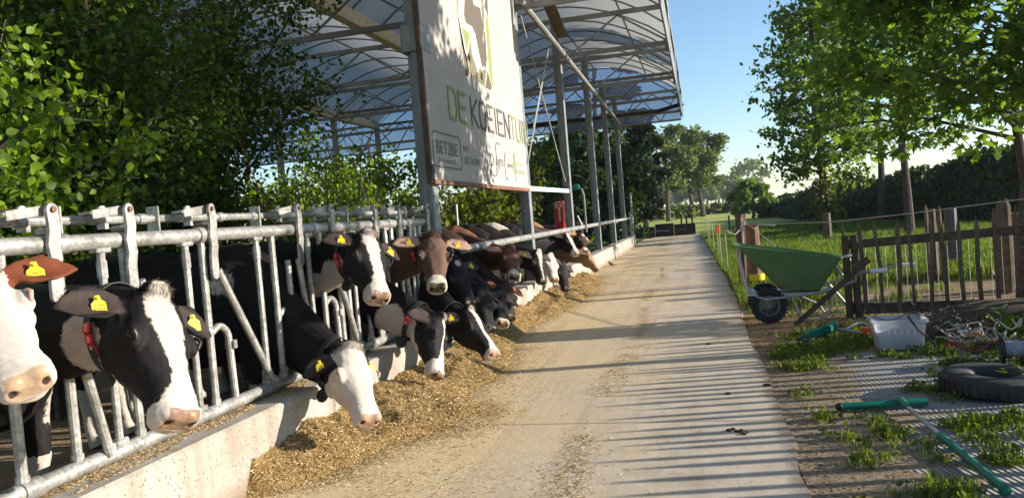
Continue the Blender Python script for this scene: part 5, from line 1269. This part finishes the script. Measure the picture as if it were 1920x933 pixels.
# ================================================================== WHEELBARROW
wb = thing('wheelbarrow', 'green two wheeled wheelbarrow with white grips parked beside the lane', 'wheelbarrow', (1.0, 9.2, 0))
Y0, Y1 = 8.88, 9.58
def at3(px, py, Y): return ony(px, py, Y)
Lr, Rr = at3(1381, 462, Y0), at3(1568, 487, Y0)     # near rim ends
bl, br = at3(1464, 549, Y0 + .14), at3(1540, 551, Y0 + .14)
def rnd_rect(xa, xb, ya, yb, za, zb, n=6, r=.07):
    out = []
    for cx, cy, s0 in ((xb - r, yb - r, 0), (xa + r, yb - r, 90), (xa + r, ya + r, 180), (xb - r, ya + r, 270)):
        for q in range(n):
            a = math.radians(s0 + 90 * q / (n - 1)); x = cx + r * math.cos(a); y = cy + r * math.sin(a); out.append(V(x, y, za + (zb - za) * (x - xa) / (xb - xa)))
    return out
rim = rnd_rect(Lr[0], Rr[0] + .06, Y0, Y1, Lr[2], Rr[2] + .01, r=.05); bot = rnd_rect(bl[0], br[0], Y0 + .13, Y1 - .13, bl[2] + .04, br[2] + .04, r=.06)
ins = lambda R, d: [p + (np.mean(R, 0) - p) * d for p in R]
lip = [p + unit((p - np.mean(rim, 0)) * V(1, 1, 0)) * .022 for p in rim]
def lerp(R0, R1, t): return [a * (1 - t) + b * t for a, b in zip(R0, R1)]
o = MB(); o.rings([ins(bot, .97), bot, lerp(bot, rim, .5), rim, lip, [p + V(0, 0, .012) for p in lip], [p + V(0, 0, .012) for p in ins(rim, .012)], [p + V(0, 0, .014) for p in ins(lerp(bot, rim, .5), .02)], [p + V(0, 0, .015) for p in ins(bot, .05)], [p + V(0, 0, .016) for p in ins(bot, .97)]], closed=False)
o.build('tub', MAT['green_paint'], wb, smooth=40)
def wheel(c, r, w, name='wheel'):
    ax = V(0, 1, 0); o = MB(); h = w / 2
    o.lathe([(r * .58, -h * .7), (r * .8, -h), (r * .93, -h * .85), (r * .99, -h * .5), (r, 0), (r * .99, h * .5), (r * .93, h * .85), (r * .8, h), (r * .58, h * .7), (r * .58, -h * .7)], c, ax, 32)
    for k in range(28):
        a = 2 * math.pi * k / 28; d = V(math.cos(a), 0, math.sin(a)); o.box(np.array(c) + d * r * .995, (.016, w * .8, .016), Matrix.Rotation(-a, 3, 'Y'))
    t = o.build(name, MAT['rubber'], wb)
    o = MB(); o.lathe([(r * .50, -h * .75), (r * .59, -h * .72), (r * .59, -h * .4), (r * .50, -h * .4)], c, ax, 32); o.lathe([(0, -h * .9), (r * .14, -h * .85), (r * .16, 0), (r * .14, h * .85), (0, h * .9)], c, ax, 16)
    for k in range(16):
        a = 2 * math.pi * k / 16; d = V(math.cos(a), 0, math.sin(a)); o.bar(np.array(c) + d * r * .13 - ax * h * .6, np.array(c) + d * r * .54 - ax * h * .6, .008)
    o.build('rim', MAT['hub'], t)
wc = onz(1440, 606, 0); wr = .195
wheel((wc[0] + .03, 9.02, wr), wr, .11); wheel((wc[0] + .03, 9.60, wr), wr, .11)
o = MB(); o.tube([(wc[0] + .03, 8.95, wr), (wc[0] + .03, 9.68, wr)], .012); o.build('axle', MAT['alu'], wb)
tb = .017
Gp = [at3(1641, 508, 8.95), at3(1694, 497, 9.52)]
for q, Y in enumerate((8.98, 9.50)):
    o = MB(); hg = Gp[q]; zb_ = bot[0][2] - .03
    o.tube([(Lr[0] + .04, Y, Lr[2] - .04), (Lr[0] + .03, Y, Lr[2] - .15), (Lr[0] + .09, Y, .38), (Lr[0] + .20, Y, .30), (wc[0] + .0, Y, .27), (wc[0] + .45, Y, zb_), (br[0] + .02, Y, zb_ + .02), (br[0] + .35, Y, hg[2] - .10), (hg[0] - .18, Y, hg[2] - .015), (hg[0] - .05, Y, hg[2]), (hg[0] + .12, Y, hg[2])], tb, 10)
    o.build('frame_tube', MAT['alu'], wb)
    o = MB(); o.tube([(hg[0] - .05, Y, hg[2]), (hg[0] + .125, Y, hg[2])], .027, 12); o.build('grip', MAT['white_plastic'], wb)
    o = MB(); lx = at3(1500 if q == 0 else 1540, 600, Y)[0]
    o.tube([(bl[0] + .10, Y, zb_), (lx - .02, Y, .12), (lx + .04, Y, .02), (lx + .2, Y, .015), (lx + .30, Y, .08), (br[0] + .14, Y, zb_ + .06)], tb * .9, 10); o.build('leg', MAT['alu'], wb)
o = MB(); rx = Rr[0] + .07; rz = Rr[2]
o.tube([(br[0] + .22, 8.98, br[2] + .20), (rx - .10, 8.95, rz - .02), (rx - .05, 8.95, rz + .01), (rx + .1, 9.0, rz + .03), (rx + .12, 9.2, rz + .03), (rx + .10, 9.46, rz + .02), (rx + .2, 9.5, rz - .1)], tb, 10); o.build('rear_bow', MAT['alu'], wb)
o = MB(); o.box((Lr[0] + .14, 9.24, .33), (.10, .56, .02)); o.box(((bl[0] + br[0]) / 2, 9.23, bot[0][2] - .015), (br[0] - bl[0] + .2, .5, .02)); o.build('support_plate', MAT['alu'], wb)
o = MB(); o.bar(at3(1625, 490, 8.8), at3(1490, 610, 8.72), .035, .05); o.bar(at3(1628, 486, 8.8), at3(1600, 503, 8.79), .06, .07)
tag(o.build('plank', MAT['wood_dark']), 'dark weathered stick leaning against the wheelbarrow', 'stick')
# ================================================================== JUNK AT THE FENCE FOOT
# crate
cp = at3(1693, 660, 7.1); cr = thing('storage_crate', 'milky white plastic crate of dark odds and ends, in the grass', 'crate', (cp[0], 7.2, 0))
cx, cy = at3(1694, 640, 7.05)[0], 7.23; hw, hd_, ch = .205, .15, .27
def rr(x, y, w, d, z, r=.03): return rnd_rect(x - w, x + w, y - d, y + d, z, z, 5, r)
o = MB(); th = .006
out_ = [rr(cx, cy, hw * .84, hd_ * .84, .012), rr(cx, cy, hw * .86, hd_ * .86, .03), rr(cx, cy, hw * .97, hd_ * .97, ch - .03), rr(cx, cy, hw + .012, hd_ + .012, ch - .028), rr(cx, cy, hw + .012, hd_ + .012, ch)]
inn = [rr(cx, cy, hw - .004, hd_ - .004, ch), rr(cx, cy, hw * .94, hd_ * .94, ch - .05), rr(cx, cy, hw * .82, hd_ * .82, .03)]
cen = [np.repeat([[cx, cy, .012]], 20, 0).tolist()]
o.rings([[np.array(q) for q in cen[0]]] + out_ + inn + [[V(cx, cy, .03)] * 20], closed=False)
o.build('crate_shell', MAT['crate'], cr)
o = MB()
for k in range(26): o.box((cx - hw + .02 + k * (2 * hw - .04) / 25, cy - hd_ * .97 - .004, ch - .055), (.006, .008, .035))
for k in range(5): o.box((cx - .1 + k * .05, cy - hd_ * .90 - .006, ch - .10), (.012, .006, .05))
o.build('ribs', MAT['white_plastic'], cr)
r = np.random.default_rng(33); o = MB()
for k in range(26): o.ell((cx + r.uniform(-.13, .13), cy + r.uniform(-.09, .09), .05 + r.random() * .10), (.045, .035, .03), Matrix.Rotation(r.uniform(0, 3), 3, 'Z'), 0, 8, 6)
for k in range(10): o.tube([(cx + r.uniform(-.14, .14), cy + r.uniform(-.1, .1), .05 + .1 * r.random()) for q in range(3)], .008, 5)
tag(o.build('odds_and_ends', plain('dark_insulators', (.035, .035, .045), .5, .5, 12)), 'dark insulators and bits lying inside the milky crate', 'oddments', kind='stuff')
# tangle of wire and hose
def curl(c, n, rad, r, thick, mb, ext=(.4, .3, .2)):
    for k in range(n):
        p = np.array(c) + r.normal(size=3) * np.array(ext) * .4; p[2] = abs(p[2]); a = r.uniform(0, 6.28); R = rad * r.uniform(.5, 1.4); pts = []; da = r.uniform(3, 9); sq = r.uniform(.3, .9); tl = r.normal() * .4
        for q in range(14):
            t = q / 13; an = a + da * t; pts.append((p[0] + R * math.cos(an) + .12 * t, p[1] + R * sq * math.sin(an), max(.015, p[2] + tl * R * math.sin(an) + .04 * math.sin(an * 2.3))))
        mb.tube(pts, thick * r.uniform(.7, 1.3), 5)
r = np.random.default_rng(44); cc = at3(1775, 625, 7.6)
o = MB(); curl((cc[0] - .05, 7.55, .10), 46, .15, r, .0042, o, (.5, .35, .26)); tag(o.build('wire_tangle', plain('dull_wire', (.085, .078, .065), .6, .7, 5, 0)), 'big tangle of old grey wire heaped right of the crate', 'wire tangle')
o = MB(); curl((cc[0] + .08, 7.2, .06), 14, .12, r, .007, o, (.35, .2, .2)); tag(o.build('hose_tangle', plain('pale_hose', (.40, .37, .30), .6, .4, 6)), 'pale hoses curling in front of the wire tangle', 'hose tangle')
o = MB(); curl((cc[0] + .02, 6.95, .03), 6, .10, r, .008, o, (.3, .1, .05)); tag(o.build('red_cable', plain('red_cable', (.28, .03, .05), .5)), 'reddish cable loops lying below the pale hoses', 'cable')
o = MB(); o.tube([at3(1702, 592, 7.0), at3(1722, 618, 6.9), at3(1748, 640, 6.86), at3(1757, 652, 6.9)], .010, 7); tag(o.build('thin_rod', MAT['wood_dark']), 'thin dark rod leaning over the front of the milky crate', 'rod')
# post hole mound with weeds
o = MB(); o.ell((2.75, 8.15, 0), (.75, .45, .26), None, 0, 24, 12); tag(o.build('soil_mound', MAT['soil_dark'], smooth=60), 'dark soil mound at the foot of the picket fence', 'soil', kind='stuff')
# dust pan broom
b = thing('broom', 'broom with green block head and grey handle left of the crate', 'broom', tuple(at3(1525, 625, 7.7)))
h0, h1 = at3(1512, 628, 7.62), at3(1562, 614, 7.75); o = MB(); o.bar(h0, h1, .10, .06, bev=.01); o.bar(h0 + V(.18, 0, .05), h1 + V(.02, 0, .03), .08, .07, bev=.012); o.build('head', MAT['teal'], b)
o = MB(); o.bar(h0 + V(-.06, -.02, -.06), h1 + V(-.08, -.02, -.06), .13, .07, bev=.01); o.build('bristles', plain('green_bristles', (.006, .05, .035), .8, .4, 40), b)
o = MB(); o.tube([h1 + V(-.02, 0, 0), at3(1600, 621, 7.6), at3(1650, 628, 7.45)], .015, 8); o.build('handle', MAT['alu'], b)
# grey tubes and orange tools
o = MB(); o.tube([at3(1575, 622, 7.7), at3(1595, 612, 7.75), at3(1608, 606, 7.8), at3(1650, 612, 7.8)], .013, 7); o.tube([at3(1606, 604, 7.85), at3(1660, 608, 7.6)], .010, 6); tag(o.build('bent_tube', MAT['alu']), 'bent grey tube lying between broom and crate', 'tube')
t = thing('hand_tool', 'orange tool grip lying left of the crate', 'tool', tuple(at3(1630, 618, 7.5))); o = MB(); a_, b_ = at3(1617, 617, 7.5), at3(1650, 618, 7.45)
o.bar(a_, b_, .05, .045, bev=.012); o.bar(a_ + V(0, 0, .02), a_ + V(.03, 0, -.05), .04, .04, bev=.01); o.build('grip', MAT['orange'], t); o = MB(); o.tube([b_, b_ + V(.16, -.02, -.02)], .014); o.build('shaft', MAT['alu'], t)
t = thing('hand_brush', 'flat orange tool with pale blade right of the wire tangle', 'tool', tuple(at3(1825, 625, 7.35))); a_, b_, c_ = at3(1797, 620, 7.4), at3(1817, 622, 7.35), at3(1838, 626, 7.3)
o = MB(); o.bar(b_ + V(.02, 0, .0), c_, .03, .15, up=(0, 1, 0), bev=.008); o.build('head', MAT['orange'], t); o = MB(); o.bar(a_, b_ + V(.02, 0, 0), .02, .10, up=(0, 1, 0), bev=.004); o.build('blade', MAT['white_plastic'], t)
o = MB(); o.tube([a_ + V(-.18, 0, .02), a_], .018); o.build('handle', MAT['wood_red'], t)
o = MB(); o.tube([at3(1775, 597, 8.3), at3(1812, 590, 8.3), at3(1850, 582, 8.4)], .012, 6); tag(o.build('orange_stick', MAT['orange']), 'thin orange stick lying on the soil mound', 'stick')
# dark shaft with a green end and spool of cord
t = thing('long_shaft', 'long dark tool shaft with green end lying towards the right edge', 'shaft', tuple(at3(1860, 645, 7.0))); o = MB(); o.tube([at3(1830, 643, 7.0), at3(1925, 645, 6.7)], .018, 8); o.build('shaft', MAT['wood_dark'], t)
o = MB(); o.ell(at3(1858, 650, 6.95), (.07, .03, .03)); o.build('end_grip', MAT['teal'], t)
sp_ = at3(1876, 662, 6.5); t = thing('cord_spool', 'black spool wound with pale blue cord at the right edge', 'spool', tuple(sp_)); ax = unit(V(1, -.25, .05)); R_ = .105
c0 = V(sp_[0], sp_[1], .105)
o = MB()
for s_ in (0, .3): o = MB(); o.lathe([(.02, 0), (R_, 0), (R_ * 1.03, .012), (R_, .024), (.02, .024), (.02, 0)], c0 + ax * s_, ax, 24); o.build('flange', MAT['black'], t)
o = MB(); prof = [(.0, .024)]
for k in range(17): prof += [(.055, .03 + k * .016), (.063, .038 + k * .016)]
prof += [(0, .3)]; o.lathe(prof, c0, ax, 20); o.build('cord', plain('pale_cord', (.36, .37, .44), .8, .3, 60), t)
# tyre
tp = thing('tyre', 'old worn black tyre lying flat at the right edge', 'tyre', (1.82, 5.62, 0)); tc = V(at3(1868, 735, 5.55)[0], 5.6, .0)
o = MB(); prof = []
for a in np.linspace(0, 2 * math.pi, 17): prof.append((.215 + .095 * math.copysign(abs(math.cos(a)) ** .6, math.cos(a)), .072 + .068 * math.copysign(abs(math.sin(a)) ** .7, math.sin(a))))
o.lathe([(r_, h_) for r_, h_ in prof], tc, V(.05, -.03, 1), 40)
for k in range(40):
    a = 2 * math.pi * k / 40; d = V(math.cos(a), math.sin(a), 0); o.box(tc + d * .308 + V(0, 0, .072), (.014, .022, .08), Matrix.Rotation(a, 3, 'Z'))
o.build('tread', plain('old_tyre', (.028, .026, .025), .7, .5, 7, bump=.5), tp)
# squeegee
sq = thing('squeegee', 'green floor squeegee with long green and silver handle lying on the paving', 'squeegee', tuple(onz(1690, 752, 0)))
a_, b_, e_ = onz(1574, 762, .03), onz(1738, 752, .03), onz(1884, 917, .03); m_ = a_ + (b_ - a_) * .70
o = MB(); o.tube([a_, b_], .024, 12); o.bar(a_ + V(0, .02, -.01), b_ + V(0, .02, -.01), .03, .02); o.build('head', MAT['teal'], sq)
o = MB(); o.ell(a_, (.028, .026, .026)); o.build('end_cap', MAT['black'], sq)
p1, p2 = m_ + (e_ - m_) * .10, m_ + (e_ - m_) * .46
o = MB(); o.tube([m_ + V(0, .0, .0), m_ + V(.0, 0, .02), p1 + V(0, 0, .01)], [.03, .024, .019], 12); o.build('socket', MAT['teal'], sq)
o = MB(); o.tube([p1 + V(0, 0, .01), p2], .0135, 12); o.build('shaft', MAT['alu'], sq)
o = MB(); o.tube([p2, p2 + (e_ - p2) * .05, e_ + (p2 - e_) * .06, e_], [.019, .021, .021, .023], 12); o.ell(e_, (.027, .027, .025)); o.build('handle_grip', MAT['teal'], sq)
# wire ring and bits on the ground
o = MB(); o.tube([onz(1843, 675, .02), onz(1880, 683, .02), onz(1900, 689, .02)], .008, 5); tag(o.build('short_cord', MAT['wire']), 'short pale cord end lying beside the cord spool', 'cord')
# broad leaf weeds
r = np.random.default_rng(77)
for q, (x, y, Y, n_, lab) in enumerate(((1880, 620, 7.6, 26, 'bright broad leaved weed beside the orange tool'), (1860, 560, 8.6, 14, 'dark leaved weed at the right foot of the picket fence'), (1905, 735, 5.6, 8, 'small seedling in front of the old tyre'))):
    b = at3(x, y, Y); b = V(b[0], Y, 0); P = b + np.abs(r.normal(size=(n_, 3))) * V(.10, .08, .12) * np.where(r.random((n_, 1)) < .5, 1, -1) * V(1, 1, 0) + V(0, 0, 1) * r.uniform(.03, .22, (n_, 1))
    root = thing('weed', lab, 'weed', tuple(b)); crown('leaves', P, .11, MAT['leaf_hazel'], root, 780 + q, up=1.2); o = MB()
    for p in P[::2]: o.tube([b, p], [.004, .002], 4, cap=False)
    o.build('stalks', MAT['leaf_hazel'], root)
